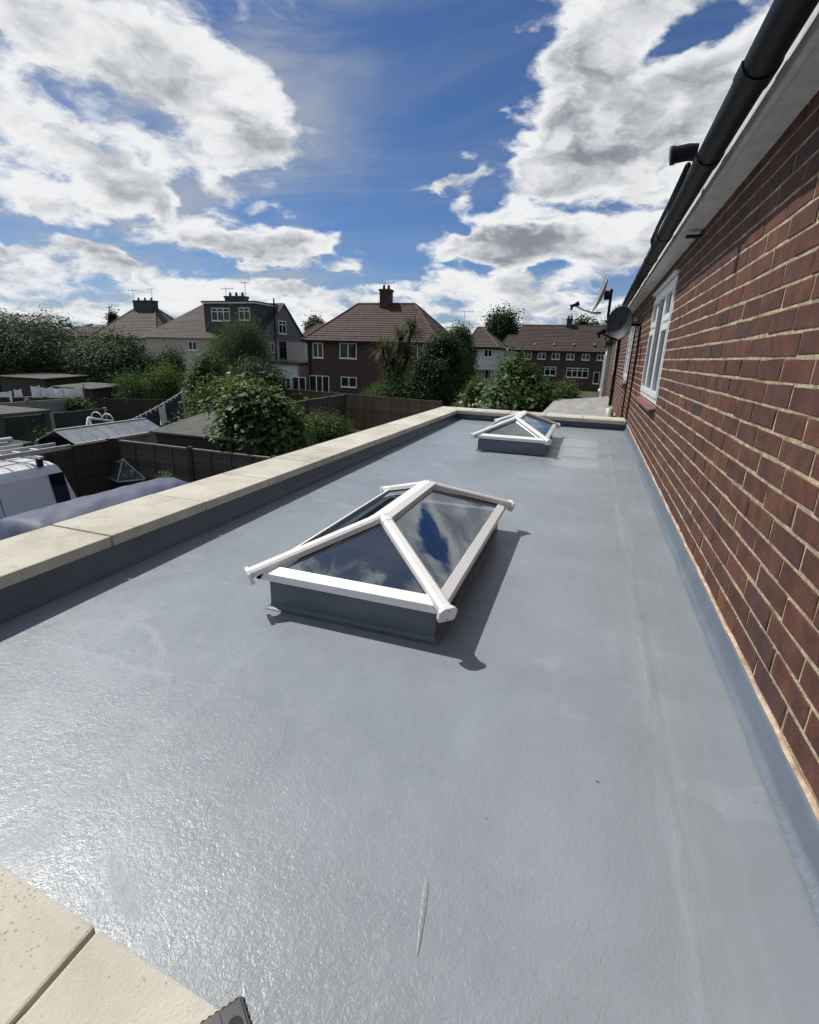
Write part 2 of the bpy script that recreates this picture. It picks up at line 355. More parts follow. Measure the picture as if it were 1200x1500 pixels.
M_tarp = mat('blue grey cover cloth', (.055, .070, .125), .6, .25, 3, .5, 6)
M_clear = mat('clear polythene', (.45, .46, .47), .18, .2, 8, spec=.7)
M_alu = mat('aluminium', (.55, .55, .55), .35, .15, 14, metal=.6)
M_rendc = mat('cream render', (.52, .49, .42), .9, .10, 2, .2, 30)
M_rendp = mat('pinkish pebbledash', (.50, .44, .39), .95, .12, 8, .4, 40)
M_rendg = mat('mid grey render', (.145, .145, .15), .9, .08, 3)
M_rendw = mat('white render', (.55, .55, .55), .85, .06, 2)
M_slate = mat('dark slate cladding', (.045, .045, .052), .7, .2, 6)
M_hbrick = mat('far house brick', (.078, .043, .035), .9, .25, 5, .3, 14)
M_lead = mat('grey lead', (.2, .2, .21), .6)
M_tileR = tile_mat('red brown concrete tiles', (.062, .031, .027), .26, 0, .33)
M_tileB = tile_mat('brown plain tiles', (.066, .049, .041), .12, .65, .2)
M_tileD = tile_mat('dark red plain tiles', (.056, .032, .028), .15, .12, .22)
M_cloth = mat('white laundry', (.72, .72, .74), .9, .1, 6)
M_clothb = mat('blue laundry', (.03, .07, .28), .9, .2, 6)
M_clothd = mat('dark laundry', (.035, .04, .06), .9, .3, 6)
M_peg = mat('pale peg plastic', (.7, .7, .68), .5)
M_bark = mat('bark', (.07, .055, .042), .95, .3, 12, .8, 40)
M_corr = mat('corrugated sheet', (.30, .30, .285), .5, .2, 5)
F_dark = foliage_mat('dark evergreen leaves', (.013, .028, .011), (.052, .088, .034), .25)
F_mid = foliage_mat('mid green leaves', (.022, .046, .014), (.085, .145, .045), .3)
F_lit = foliage_mat('fresh green leaves', (.035, .065, .015), (.13, .19, .055), .35)
F_fig = foliage_mat('large glossy leaves', (.024, .052, .014), (.105, .165, .055), .3, .5)
F_wil = foliage_mat('grey green willow leaves', (.035, .052, .030), (.105, .135, .080), .3)
F_pale = foliage_mat('pale variegated leaves', (.025, .04, .014), (.17, .20, .085), .25)
F_palm = foliage_mat('cordyline blades', (.020, .032, .012), (.13, .15, .062), .2)
F_yel = foliage_mat('yellow green leaves', (.06, .08, .015), (.25, .27, .05), .25)

# ------------------------------------------------------------------ geometry helpers
class MB:
    def __init__(s): s.v = []; s.f = []
    def add(s, vs, fs):
        o = len(s.v); s.v += [tuple(v) for v in vs]; s.f += [tuple(i + o for i in f) for f in fs]; return s
    def box(s, x0, x1, y0, y1, z0, z1):
        return s.add([(x0, y0, z0), (x1, y0, z0), (x1, y1, z0), (x0, y1, z0), (x0, y0, z1), (x1, y0, z1), (x1, y1, z1), (x0, y1, z1)],
                     [(0, 3, 2, 1), (4, 5, 6, 7), (0, 1, 5, 4), (1, 2, 6, 5), (2, 3, 7, 6), (3, 0, 4, 7)])
    def cbox(s, c, sz): return s.box(c[0] - sz[0] / 2, c[0] + sz[0] / 2, c[1] - sz[1] / 2, c[1] + sz[1] / 2, c[2] - sz[2] / 2, c[2] + sz[2] / 2)
    def sweep(s, p0, p1, prof, upv=(0, 0, 1)):
        """extrude a 2-D outline (side, up) from p0 to p1"""
        p0, p1 = Vector(p0), Vector(p1); d_ = (p1 - p0).normalized(); u_ = Vector(upv)
        sd_ = d_.cross(u_)
        if sd_.length < 1e-4: u_ = Vector((1, 0, 0)); sd_ = d_.cross(u_)
        sd_.normalize(); u_ = sd_.cross(d_); n = len(prof)
        vs = [p0 + sd_ * a + u_ * b for a, b in prof] + [p1 + sd_ * a + u_ * b for a, b in prof]
        fs = [(i, (i + 1) % n, n + (i + 1) % n, n + i) for i in range(n)] + [tuple(range(n))[::-1], tuple(range(n, 2 * n))]
        return s.add(vs, fs)
    def bar(s, p0, p1, wd, ht, upv=(0, 0, 1)):
        return s.sweep(p0, p1, [(-wd / 2, -ht / 2), (wd / 2, -ht / 2), (wd / 2, ht / 2), (-wd / 2, ht / 2)], upv)
    def rod(s, p0, p1, r, n=8, r2=None):
        p0, p1 = Vector(p0), Vector(p1); d_ = (p1 - p0).normalized()
        a = d_.orthogonal().normalized(); b = d_.cross(a); r2 = r if r2 is None else r2
        vs = [p0 + (a * math.cos(2 * math.pi * i / n) + b * math.sin(2 * math.pi * i / n)) * r for i in range(n)]
        vs += [p1 + (a * math.cos(2 * math.pi * i / n) + b * math.sin(2 * math.pi * i / n)) * r2 for i in range(n)]
        return s.add(vs, [(i, (i + 1) % n, n + (i + 1) % n, n + i) for i in range(n)] + [tuple(range(n))[::-1], tuple(range(n, 2 * n))])
    def path(s, pts, r, n=8):
        """tube through points (parallel transport)"""
        pts = [Vector(p) for p in pts]; o = len(s.v); a = None
        for i, p in enumerate(pts):
            d_ = (pts[min(i + 1, len(pts) - 1)] - pts[max(i - 1, 0)]).normalized()
            a = d_.orthogonal().normalized() if a is None else (a - d_ * a.dot(d_)).normalized()
            b = d_.cross(a); rr = r[i] if isinstance(r, (list, tuple)) else r
            s.v += [tuple(p + (a * math.cos(2 * math.pi * k / n) + b * math.sin(2 * math.pi * k / n)) * rr) for k in range(n)]
        for i in range(len(pts) - 1):
            for k in range(n):
                s.f.append((o + i * n + k, o + i * n + (k + 1) % n, o + (i + 1) * n + (k + 1) % n, o + (i + 1) * n + k))
        s.f.append(tuple(o + k for k in range(n))[::-1]); s.f.append(tuple(o + (len(pts) - 1) * n + k for k in range(n)))
        return s
    def mesh(s, name):
        me = bpy.data.meshes.new(name); me.from_pydata(s.v, [], s.f); me.update(); return me
    def build(s, name, m, parent=None, bevel=0, smooth=False, seg=2):
        me = s.mesh(name); return link(name, me, m, parent, bevel, smooth, seg)

def link(name, me, m, parent=None, bevel=0, smooth=False, seg=2):
    if m and not me.materials: me.materials.append(m)
    if smooth: me.polygons.foreach_set('use_smooth', [True] * len(me.polygons))
    o = bpy.data.objects.new(name, me); col.objects.link(o)
    if parent: o.parent = parent
    if bevel:
        md = o.modifiers.new('bevel', 'BEVEL'); md.width = bevel; md.segments = seg; md.limit_method = 'ANGLE'; md.angle_limit = R(35)
        md.harden_normals = False
    return o

def tag(o, label=None, cat=None, group=None, kind=None):
    for k, v in (('label', label), ('category', cat), ('group', group), ('kind', kind)):
        if v: o[k] = v
    return o
def thing(name, label, cat, loc=(0, 0, 0), rz=0, group=None):
    o = bpy.data.objects.new(name, None); col.objects.link(o); o.location = loc; o.rotation_euler = (0, 0, rz)
    o.empty_display_size = .1
    return tag(o, label, cat, group)

def ray(px, py):
    return (fw * FPX + rt * (px - 600) + up * (750 - py)).normalized()
def at_z(px, py, z):
    q = ray(px, py); return EYE + q * ((z - EYE.z) / q.z)
def at_y(px, py, y):
    q = ray(px, py); return EYE + q * (y / q.y)
def in_view(p):
    v_ = Vector(p) - EYE; f_ = v_.dot(fw)
    if f_ <= 0: return False
    x = 600 + FPX * v_.dot(rt) / f_; y = 750 - FPX * v_.dot(up) / f_
    return -12 < x < 1212 and -12 < y < 1512

G = -2.75          # garden level; the flat roof is z = 0
SL = .006          # fall of the flat roof
XW = .552          # face of the house wall

# ------------------------------------------------------------------ ground
g = MB(); g.add([(-900, -300, G), (900, -300, G), (900, 1500, G), (-900, 1500, G)], [(0, 1, 2, 3)])
M_grass = mat('garden lawn and soil', (.045, .062, .022), .95, .35, .35, .5, 12, col2=(.075, .06, .04), mixs=.18)
tag(g.build('ground', M_grass), kind='structure')
g = MB(); g.add([(-9.3, -6, G + .004), (-2.4, -6, G + .004), (-2.4, 7.8, G + .004), (-9.3, 7.8, G + .004)], [(0, 1, 2, 3)])
tag(g.build('driveway', mat('driveway concrete', (.17, .165, .155), .9, .2, 1.2, .4, 40)), kind='structure')

# ------------------------------------------------------------------ flat roof extension
L1 = dict(x0=-1.105, x1=-.368, y0=1.462, y1=2.80, z=.010, rz=.318)
L2 = dict(x0=-1.075, x1=-.338, y0=5.17, y1=6.58, z=.034, rz=.318)
XI, XO = -1.925, -2.215      # parapet faces
YF = 7.72
ext = thing('flat_roof_extension', 'single storey extension with wet look grey fibreglass flat roof and stone edged parapet', 'extension')
ins = .075
xs = [XI - .02, L1['x0'] + ins, L1['x1'] - ins, XW + .03]
def deck_cells():
    m_ = MB()
    cells = []
    ya = [.18, L1['y0'] + ins, L1['y1'] - ins, L2['y0'] + ins, L2['y1'] - ins, YF + .03]
    for j in range(5):
        lan = L1 if j == 1 else L2 if j == 3 else None
        if lan is None: cells.append((xs[0], xs[3], ya[j], ya[j + 1]))
        else:
            cells.append((xs[0], lan['x0'] + ins, ya[j], ya[j + 1])); cells.append((lan['x1'] - ins, xs[3], ya[j], ya[j + 1]))
    for (a, b, c, e) in cells:
        m_.add([(a, c, SL * c), (b, c, SL * c), (b, e, SL * e), (a, e, SL * e)], [(0, 1, 2, 3)])
        m_.add([(a, c, SL * c - .18), (b, c, SL * c - .18), (b, e, SL * e - .18), (a, e, SL * e - .18)], [(3, 2, 1, 0)])
    return m_
deck_cells().build('roof_deck', M_grp, ext)
# outer walls of the room below, parapet inner faces with a soft fillet at the foot
m_ = MB(); m_.box(XO, XI - .012, .0, 8.08, G, .128); m_.build('side_wall', M_hbrick, ext)
m_ = MB(); m_.box(XI - .012, XW, 7.735, 8.08, G, .1276); m_.build('end_wall', M_hbrick, ext)
m_ = MB(); m_.box(XI - .012, XW, .0, .215, G, .1272); m_.build('near_wall', M_hbrick, ext)
m_ = MB(); m_.box(XI - .012, XW, .215, 7.735, G + .006, G + .05); m_.build('room_floor', mat('bare concrete floor', (.10, .10, .10), .9), ext)
def fillet(name, pts, p0, p1):
    """pts: (offset inward, height) outline swept between two points; inward is to the right of travel"""
    m2 = MB(); p0, p1 = Vector(p0), Vector(p1); d2 = (p1 - p0).normalized(); s2 = Vector((d2.y, -d2.x, 0)).normalized(); n = len(pts)
    k = max(2, int((p1 - p0).length / .12))
    for i in range(k + 1):
        q = p0.lerp(p1, i / k)
        for j, (a, b) in enumerate(pts):
            wv_ = .0018 * math.sin(i * 1.7 + j) + .0012 * math.sin(i * .63 + 2 * j)
            m2.v.append(tuple(q + s2 * (a + wv_) + Vector((0, 0, b))))
    for i in range(k):
        for j in range(n - 1): m2.f.append((i * n + j, i * n + j + 1, (i + 1) * n + j + 1, (i + 1) * n + j))
    return m2.build(name, M_upst_shade, ext, smooth=True)
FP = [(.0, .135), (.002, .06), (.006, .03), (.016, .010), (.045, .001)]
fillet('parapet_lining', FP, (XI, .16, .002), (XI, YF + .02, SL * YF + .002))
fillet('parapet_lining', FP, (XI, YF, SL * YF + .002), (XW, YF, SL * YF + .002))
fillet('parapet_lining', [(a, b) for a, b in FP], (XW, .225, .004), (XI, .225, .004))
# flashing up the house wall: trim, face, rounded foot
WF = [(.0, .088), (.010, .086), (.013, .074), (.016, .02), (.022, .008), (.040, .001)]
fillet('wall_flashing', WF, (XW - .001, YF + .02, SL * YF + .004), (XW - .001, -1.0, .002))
# coping stones
def coping(x0, x1, y0, y1, seed, mitre=None):
    rs = random.Random(seed); zt = .18 + rs.uniform(-.0015, .0015); zb = .131
    m2 = MB()
    if mitre is None: m2.box(x0, x1, y0, y1, zb, zt)
    else:
        n = len(mitre); m2.add([(a, b, zb) for a, b in mitre] + [(a, b, zt) for a, b in mitre],
                               [tuple(range(n))[::-1], tuple(range(n, 2 * n))] + [(i, (i + 1) % n, n + (i + 1) % n, n + i) for i in range(n)])
    o = m2.build('coping_stone', M_coping, ext, bevel=.005)
    return o
CI, CO = -1.880, -2.246; j = .0035
ys = [1.512 - .585] + [1.512 + .585 * k for k in range(11)]
prev = .437
yj = [y for y in ys if y < 7.55]
edges = [prev] + yj + [7.64]
for i in range(len(edges) - 1):
    if edges[i + 1] - edges[i] < .05: continue
    coping(CO, CI, edges[i] + j, edges[i + 1] - j, i)
coping(0, 0, 0, 0, 50, [(CO, 7.64 + j), (CI, 7.64 + j), (CI + .18, 7.64), (CI + .18, 8.12), (CO, 8.12)])
xj = [CI + .18, -1.12, -.576, -.041, XW - .012]
for i in range(4): coping(xj[i] + j, xj[i + 1] - j, 7.64, 8.12, 60 + i)
nx = [CO, -1.735, -1.15, -.565, .02, XW - .012]
ye = lambda x: .354 - (x + .791) * .0735
for i in range(5):
    a, b = nx[i] + j, nx[i + 1] - j; coping(0, 0, 0, 0, 80 + i, [(a, -.03), (b, -.03), (b, ye(b)), (a, ye(a))])
m_ = MB(); m_.box(CO + .02, CI - .02, .2, 8.1, .1275, .172); m_.box(CI - .02, XW - .02, 7.66, 8.1, .1275, .172); m_.box(CI - .02, XW - .02, -.01, .235, .1275, .172)
m_.build('mortar_bed', mat('coping joint mortar', (.36, .29, .19), .95, .3, 20), ext)
# wet topcoat lapping: drip blisters
def blister(cx, cy_, lx, ly, hgt, rz, ripple=0):
    m2 = MB(); nu, nv = 28, 10; c_, s_ = math.cos(rz), math.sin(rz)
    for i in range(nu + 1):
        u_ = -1 + 2 * i / nu
        for k in range(nv + 1):
            v_ = -1 + 2 * k / nv; wd = ly * (1 - u_ * u_) ** .5 * (.75 + .25 * u_) if abs(u_) < 1 else 0
            z_ = hgt * max(0, 1 - v_ * v_) ** .6 * (1 - u_ ** 4) * (1 + ripple * math.sin(u_ * 26) * (.5 + .5 * v_))
            a, b = u_ * lx, v_ * wd
            m2.v.append((cx + a * c_ - b * s_, cy_ + a * s_ + b * c_, SL * cy_ + .0006 + z_))
    for i in range(nu):
        for k in range(nv): a = i * (nv + 1) + k; m2.f.append((a, a + nv + 1, a + nv + 2, a + 1))
    return m2.build('drip_blister', M_grp, ext, smooth=True)
blister(-.166, .633, .072, .0075, .0014, R(100), .7)
blister(-1.20, 1.60, .07, .004, .0008, R(165))

# ------------------------------------------------------------------ roof lanterns
def lantern(L, label):
    x0, x1, y0, y1, zb, rz = L['x0'], L['x1'], L['y0'], L['y1'], L['z'], L['rz'] + L['z']
    t = thing('roof_lantern', label, 'roof lantern', ((x0 + x1) / 2, (y0 + y1) / 2, zb), group='white framed roof lanterns on the flat roof')
    ox, oy, oz = t.location
    def T(p): return (p[0] - ox, p[1] - oy, p[2] - oz)
    def place(m2): m2.v = [T(v) for v in m2.v]; return m2
    zu, ze = zb + .122, zb + .158
    i = .035
    m2 = MB()
    for (a, b, c, e) in ((x0 + i, x1 - i, y0 + i, y0 + i + .04), (x0 + i, x1 - i, y1 - i - .04, y1 - i), (x0 + i, x0 + i + .04, y0 + i + .04, y1 - i - .04), (x1 - i - .04, x1 - i, y0 + i + .04, y1 - i - .04)):
        m2.box(a, b, c, e, zb - .02, zu)
    place(m2).build('upstand', M_upst_shade, t)
    sk = MB()   # dressed skirt of topcoat at the foot
    ring = [(x0 + i, y0 + i), (x1 - i, y0 + i), (x1 - i, y1 - i), (x0 + i, y1 - i)]
    for k in range(4):
        (ax, ay), (bx, by) = ring[k], ring[(k + 1) % 4]
        nx_, ny_ = (0, -1) if k == 0 else (1, 0) if k == 1 else (0, 1) if k == 2 else (-1, 0)
        pr = [(0.0005, .02), (.002, .008), (.008, .003), (.020, .001)]
        vs = []
        for (px, py, ex, ey) in ((ax, ay, ring[k - 1], 0), (bx, by, ring[(k + 2) % 4], 0)):
            for a, h_ in pr:
                sgnx = -1 if px < (x0 + x1) / 2 else 1; sgny = -1 if py < (y0 + y1) / 2 else 1
                vs.append((px + sgnx * a, py + sgny * a, zb + h_ + SL * (py - y0) * .3))
        n = len(pr); sk.add(vs, [(q, q + 1, n + q + 1, n + q) for q in range(n - 1)])
    place(sk).build('skirt', M_upst_shade, t, smooth=True)
    # eave rails: vertical lip and sloping top
    hw = (x1 - x0) / 2; cxm = (x0 + x1) / 2; ra = y0 + hw; rb = y1 - hw
    slope = (rz - ze) / hw
    prof = [(0, -.028), (0, .001), (.036, .036 * slope + .005), (.036, .036 * slope - .018), (.016, -.028)]
    c = .0
    for (p, q) in (((x1 - c, y0, ze), (x0 + c, y0, ze)), ((x0, y1, ze), (x1, y1, ze)), ((x0, y0, ze), (x0, y1, ze)), ((x1, y1, ze), (x1, y0, ze))):
        place(MB().sweep(p, q, [(a, b) for a, b in prof])).build('eave_rail', M_white, t, bevel=.0015)
    # ridge and hips
    A, B = Vector((cxm, ra, rz)), Vector((cxm, rb, rz))
    hp = [(-.024, -.018), (.024, -.018), (.024, .003), (.013, .012), (-.013, .012), (-.024, .003)]
    rp = [(-.042, -.026), (.042, -.026), (.042, .002), (.016, .013), (-.016, .013), (-.042, .002)]
    place(MB().sweep(A + Vector((0, -.015, .006)), B + Vector((0, .015, .006)), rp)).build('ridge_bar', M_white, t, bevel=.0015)
    for (cx_, cy_, E_) in ((x0, y0, A), (x1, y0, A), (x1, y1, B), (x0, y1, B)):
        cn = Vector((cx_, cy_, ze)); dr = (E_ - cn).normalized()
        low = cn - dr * .022 + Vector((0, 0, .011)); hi = E_ + Vector((0, 0, .008))
        hb = place(MB().sweep(low, hi, hp)).build('hip_bar', M_white, t, bevel=.0015)
        m2 = MB(); cpz = [(-.028, -.042), (.028, -.042), (.034, -.026), (.034, .004), (.018, .017), (-.018, .017), (-.034, .004), (-.034, -.026)]
        m2.sweep(low - dr * .014, low, cpz)
        cap = place(m2).build('end_cap', M_white, hb, bevel=.002)
        sc_ = MB()
        for zz in (-.032, .006):
            s0 = low - dr * .0135 + (Vector((0, 0, 1)) - dr * dr.z).normalized() * zz
            sc_.rod(s0, s0 - dr * .0025, .0035, 8)
        place(sc_).build('screw', M_steel, hb)
        # joint sleeve near the ridge
        j0 = E_.lerp(cn, .10) + Vector((0, 0, .0095)); j1 = E_.lerp(cn, -.01) + Vector((0, 0, .0095))
        place(MB().sweep(j0, j1, [(a * 1.06, b * 1.06) for a, b in hp])).build('hub_sleeve', M_white, hb, bevel=.003)
    # panes (slab of 8 mm just under the bars)
    def pane(pts):
        n = len(pts); P = [Vector(p) for p in pts]; nrm = (P[1] - P[0]).cross(P[2] - P[0]).normalized()
        if nrm.z < 0: P = P[::-1]; nrm = -nrm
        cen = sum(P, Vector()) / n
        P = [p + (cen - p).normalized() * .012 - Vector((0, 0, .006)) for p in P]
        place(MB().add(P, [tuple(range(n))])).build('pane', M_glass, t)
        # black spacer bar inside the edge
        m3 = MB()
        for k in range(n):
            a = P[k] + (cen - P[k]).normalized() * .06 - nrm * .012; b = P[(k + 1) % n] + (cen - P[(k + 1) % n]).normalized() * .06 - nrm * .012
            m3.bar(a, b, .010, .010, nrm)
        place(m3).build('spacer_bar', M_alu, t)
    q0, q1, q2, q3 = (x0, y0, ze), (x1, y0, ze), (x1, y1, ze), (x0, y1, ze)
    pane([q0, q1, A]); pane([q2, q3, B]); pane([q1, q2, B, A]); pane([q3, q0, A, B])
    # plastered reveal below
    m2 = MB(); e = .078
    for (a, b, c_, f_) in ((x0 + e, x1 - e, y0 + e, y0 + e + .012), (x0 + e, x1 - e, y1 - e - .012, y1 - e), (x0 + e, x0 + e + .012, y0 + e + .012, y1 - e - .012), (x1 - e - .012, x1 - e, y0 + e + .012, y1 - e - .012)):
        m2.box(a, b, c_, f_, zb - .30, zu - .01)
    place(m2).build('reveal', M_plaster, t)
    return t
lantern(L1, 'nearer and larger looking white framed glass roof lantern in the middle of the flat roof')
lantern(L2, 'farther white framed glass roof lantern by the end parapet')

# ------------------------------------------------------------------ house wall
house = thing('brick_house', 'long red brown brick house wall rising beside the flat roof', 'house', (0, 0, 0))
YE = 24.0
OPEN = [(4.87, 6.50, .60, 1.66), (9.23, 10.50, .64, 1.60), (14.03, 16.2, .66, 1.60)]
core = MB()
def wall_quad(y0, y1, z0, z1):
    core.add([(XW + .0018, y0, z0), (XW + .0018, y1, z0), (XW + .0018, y1, z1), (XW + .0018, y0, z1)], [(0, 3, 2, 1)])
yy = -2.0
for (a, b, c, e) in OPEN:
    wall_quad(yy, a, G, 1.84); wall_quad(a, b, G, c); wall_quad(a, b, e, 1.84)
    for (p, q) in (((a, c), (b, c)), ((b, c), (b, e)), ((b, e), (a, e)), ((a, e), (a, c))):
        core.add([(XW + .005, p[0], p[1]), (XW + .005, q[0], q[1]), (XW + .11, q[0], q[1]), (XW + .11, p[0], p[1])], [(0, 1, 2, 3)])
    core.add([(XW + .40, a - .3, c - .3), (XW + .40, b + .3, c - .3), (XW + .40, b + .3, e + .3), (XW + .40, a - .3, e + .3)], [(0, 3, 2, 1)])
    yy = b
wall_quad(yy, YE, G, 1.84)
core.add([(XW + .005, YE, G), (8, YE, G), (8, YE, 1.84), (XW + .005, YE, 1.84)], [(0, 3, 2, 1)])
wall = core.build('wall', M_mortar, house)
LN, HT = .2425, .0742
bmesh_vars = []
for k in range(8):
    rs = random.Random(k); e = .0022
    m2 = MB(); a, h2 = LN / 2 - .0055, HT / 2 - .0058
    jit = lambda s_=.0034: rs.uniform(-s_, s_)
    front = [(-.0, -a + e + jit(), -h2 + e + jit()), (0, a - e + jit(), -h2 + e + jit()), (0, a - e + jit(), h2 - e + jit()), (0, -a + e + jit(), h2 - e + jit())]
    mid = [(e, -a + jit(), -h2 + jit()), (e, a + jit(), -h2 + jit()), (e, a + jit(), h2 + jit()), (e, -a + jit(), h2 + jit())]
    back = [(.04, -a, -h2), (.04, a, -h2), (.04, a, h2), (.04, -a, h2)]
    m2.add(front + mid + back, [(0, 3, 2, 1)] + [(i, (i + 1) % 4, 4 + (i + 1) % 4, 4 + i) for i in range(4)] + [(4 + i, 4 + (i + 1) % 4, 8 + (i + 1) % 4, 8 + i) for i in range(4)])
    m2.f = [f[::-1] for f in m2.f]
    me = m2.mesh('brick'); me.materials.append(M_brick); bmesh_vars.append(me)
specs = []
kmin = int((-1.2 - .997) / HT); kmax = int((1.80 - .997) / HT)
for k in range(kmin, kmax + 1):
    zc = .997 + (k + .5) * HT; rs = random.Random(k + 900)
    ph = 2.265 + (.5 * LN if k % 2 else 0) + rs.uniform(-.03, .03)
    y = ph - 20 * LN
    while y < YE:
        a, b = y, y + LN * rs.uniform(.985, 1.015); y = b
        if b < .5 or (zc < -.05 and a < 8.1): continue
        if zc < .085: 
            if a < 8.1: continue
        pieces = [(a, b)]
        for (o0, o1, z0, z1) in OPEN:
            if z0 - HT * .45 < zc < z1 + HT * .45:
                nxt = []
                for (p, q) in pieces:
                    if q <= o0 or p >= o1: nxt.append((p, q))
                    else:
                        if p < o0: nxt.append((p, o0))
                        if q > o1: nxt.append((o1, q))
                pieces = nxt
        for (p, q) in pieces:
            if q - p > .04: specs.append(((p + q) / 2, zc, (q - p) / LN))
vis = [s for s in specs if in_view((XW, s[0], s[1]))]
vis.sort(key=lambda s: s[0]); single = set(vis[:300])
rest = MB()
for s in specs:
    y, z, k = s; me = bmesh_vars[rng.integers(8)]; off = -rng.uniform(-.0004, .0018)
    if s in single:
        o = bpy.data.objects.new('brick', me); col.objects.link(o); o.parent = wall
        o.location = (XW + off, y, z); o.scale = (1, k, 1); o.rotation_euler = (R(rng.normal(0, .25)), 0, R(rng.normal(0, .25)))
    else:
        if y > 12 and z < -.9: continue
        rest.add([(XW + off + v.co.x, y + v.co.y * k, z + v.co.z) for v in me.vertices], [tuple(p.vertices) for p in me.polygons])
tag(rest.build('farther_brickwork', M_brick, wall), kind='stuff')
# bead of raw render above the flashing
m2 = MB(); n = 110
for i in range(n + 1):
    y = -.6 + (YF + .6) * i / n; bw = .45 + .45 * math.sin(i * .9) * math.sin(i * 2.1); z = .097 + SL * y + .0022 * math.sin(i * 2.3) + .0016 * math.sin(i * .7)
    for (a, b) in ((.0, -.007), (.009, -.006), (.011, -.001), (.006, .004), (.0, .006)): m2.v.append((XW - a + .001 * math.sin(i * 1.3), y, z + b * bw))
for i in range(n):
    for k in range(4): m2.f.append((i * 5 + k, (i + 1) * 5 + k, (i + 1) * 5 + k + 1, i * 5 + k + 1))
m2.build('render_bead', M_bead, house)
# soffit, fascia
FX, SZ = .425, 1.79
MB().box(FX + .022, XW + .004, -2, YE, SZ, SZ + .012).build('soffit', M_fascia, house)
MB().box(FX, FX + .020, -2, YE, SZ - .010, SZ + .16).build('fascia', M_fascia, house)
for y in (.9, 3.3, 6.6, 10.2): MB().box(FX - .004, FX - .001, y, y + .045, SZ - .012, SZ + .05).build('fascia_joint', M_fascia, house)
# main roof above the gutter
rf = MB(); rf.add([(FX - .05, -2, SZ + .15), (FX - .05, YE, SZ + .15), (4.6, YE, SZ + 2.9), (4.6, -2, SZ + 2.9)], [(0, 3, 2, 1)])
rf.add([(4.6, -2, SZ + 2.9), (4.6, YE, SZ + 2.9), (9, YE, SZ + .15), (9, -2, SZ + .15)], [(0, 3, 2, 1)])
rf.build('roof', M_tileD, house)

def casement(parent, y0, y1, z0, z1, lights, x=XW + .045, leaded=False, top=None):
    """plastic window in the wall facing -x: frame, mullions, casements and panes"""
    wd = bpy.data.objects.new('window', None); col.objects.link(wd); wd.parent = parent; wd.empty_display_size = .05
    f = MB(); t_ = .058
    f.box(x - .012, x + .055, y0, y1, z1 - t_, z1); f.box(x - .012, x + .055, y0, y1, z0, z0 + t_)
    f.box(x - .012, x + .055, y0, y0 + t_, z0 + t_, z1 - t_); f.box(x - .012, x + .055, y1 - t_, y1, z0 + t_, z1 - t_)
    n = len(lights); tot_ = sum(lights); yy_ = y0 + t_; avail = y1 - y0 - 2 * t_ - (n - 1) * .05
    sash = MB(); ps = []
    for i, lw in enumerate(lights):
        a = yy_; b = a + avail * lw / tot_; yy_ = b + .05
        if i < n - 1: f.box(x - .010, x + .052, b, b + .05, z0 + t_, z1 - t_)
        zs = [z0 + t_, z1 - t_]
        if top and i in top:
            zz = z1 - t_ - .30 * (z1 - z0); f.box(x - .009, x + .050, a, b, zz, zz + .045); segs = [(z0 + t_, zz), (zz + .045, z1 - t_)]
        else: segs = [(zs[0], zs[1])]
        for (c, e) in segs:
            s_ = .045
            sash.box(x - .024, x + .03, a - .008, b + .008, e - s_, e + .008); sash.box(x - .024, x + .03, a - .008, b + .008, c - .008, c + s_)
            sash.box(x - .024, x + .03, a - .008, a + s_ - .008, c + s_, e - s_); sash.box(x - .024, x + .03, b - s_ + .008, b + .008, c + s_, e - s_)
            ps.append((a + s_ - .01, b - s_ + .01, c + s_ - .002, e - s_ + .002))
    f.build('frame', M_upvc, wd, bevel=.004); sash.build('sash', M_upvc, wd, bevel=.004)
    for (a, b, c, e) in ps:
        MB().box(x + .004, x + .012, a, b, c, e).build('pane', M_wglass, wd)
        if leaded:
            ld = MB(); st = .11
            k = int((b - a + e - c) / st) + 1
            for i in range(1, k):
                for sg in (1, -1):
                    pts = []
                    t0 = i * st
                    p0 = (min(t0, b - a), max(0, t0 - (b - a))); p1 = (max(0, t0 - (e - c)), min(t0, e - c))
                    ya, yb = (a + p0[0], a + p1[0]) if sg == 1 else (b - p0[0], b - p1[0])
                    ld.bar((x + .001, ya, c + p0[1]), (x + .001, yb, c + p1[1]), .014, .006, (1, 0, 0))
            ld.build('lead_lattice', M_upvc, wd)
    return wd
casement(house, 4.87, 6.50, .615, 1.66, [1, 1.2, 1], x=XW + .015, top=[0, 2])
casement(house, 9.23, 10.50, .655, 1.60, [1, 1], leaded=True, x=XW + .02)
casement(house, 14.03, 16.2, .675, 1.60, [1, 1, 1], leaded=True, x=XW + .02)
MB().box(XW - .030, XW + .02, 4.84, 6.54, 1.664, 1.684).build('window_drip_head', M_upvc, house, bevel=.006)
for (a, b, z_) in ((4.82, 6.56, .60), (9.18, 10.56, .64), (13.98, 16.26, .66)):
    n = int((b - a) / .152)
    for i in range(n):
        y = a + (b - a) * i / n; ww = (b - a) / n - .006
        m2 = MB(); m2.add([(XW - .055, y, z_ - .042), (XW - .055, y + ww, z_ - .042), (XW + .06, y + ww, z_ - .02), (XW + .06, y, z_ - .02),
                           (XW - .058, y, z_ - .018), (XW - .058, y + ww, z_ - .018), (XW + .06, y + ww, z_ + .012), (XW + .06, y, z_ + .012)],
                          [(0, 3, 2, 1), (4, 5, 6, 7), (0, 1, 5, 4), (1, 2, 6, 5), (2, 3, 7, 6), (3, 0, 4, 7)])
        m2.build('sill_tile', M_quarry, house, bevel=.006)
# opened fanlight stay of the nearest window
MB().rod((XW - .02, 5.75, 1.50), (XW - .065, 5.50, 1.50), .006, 6).build('window_stay', M_upvc, house)

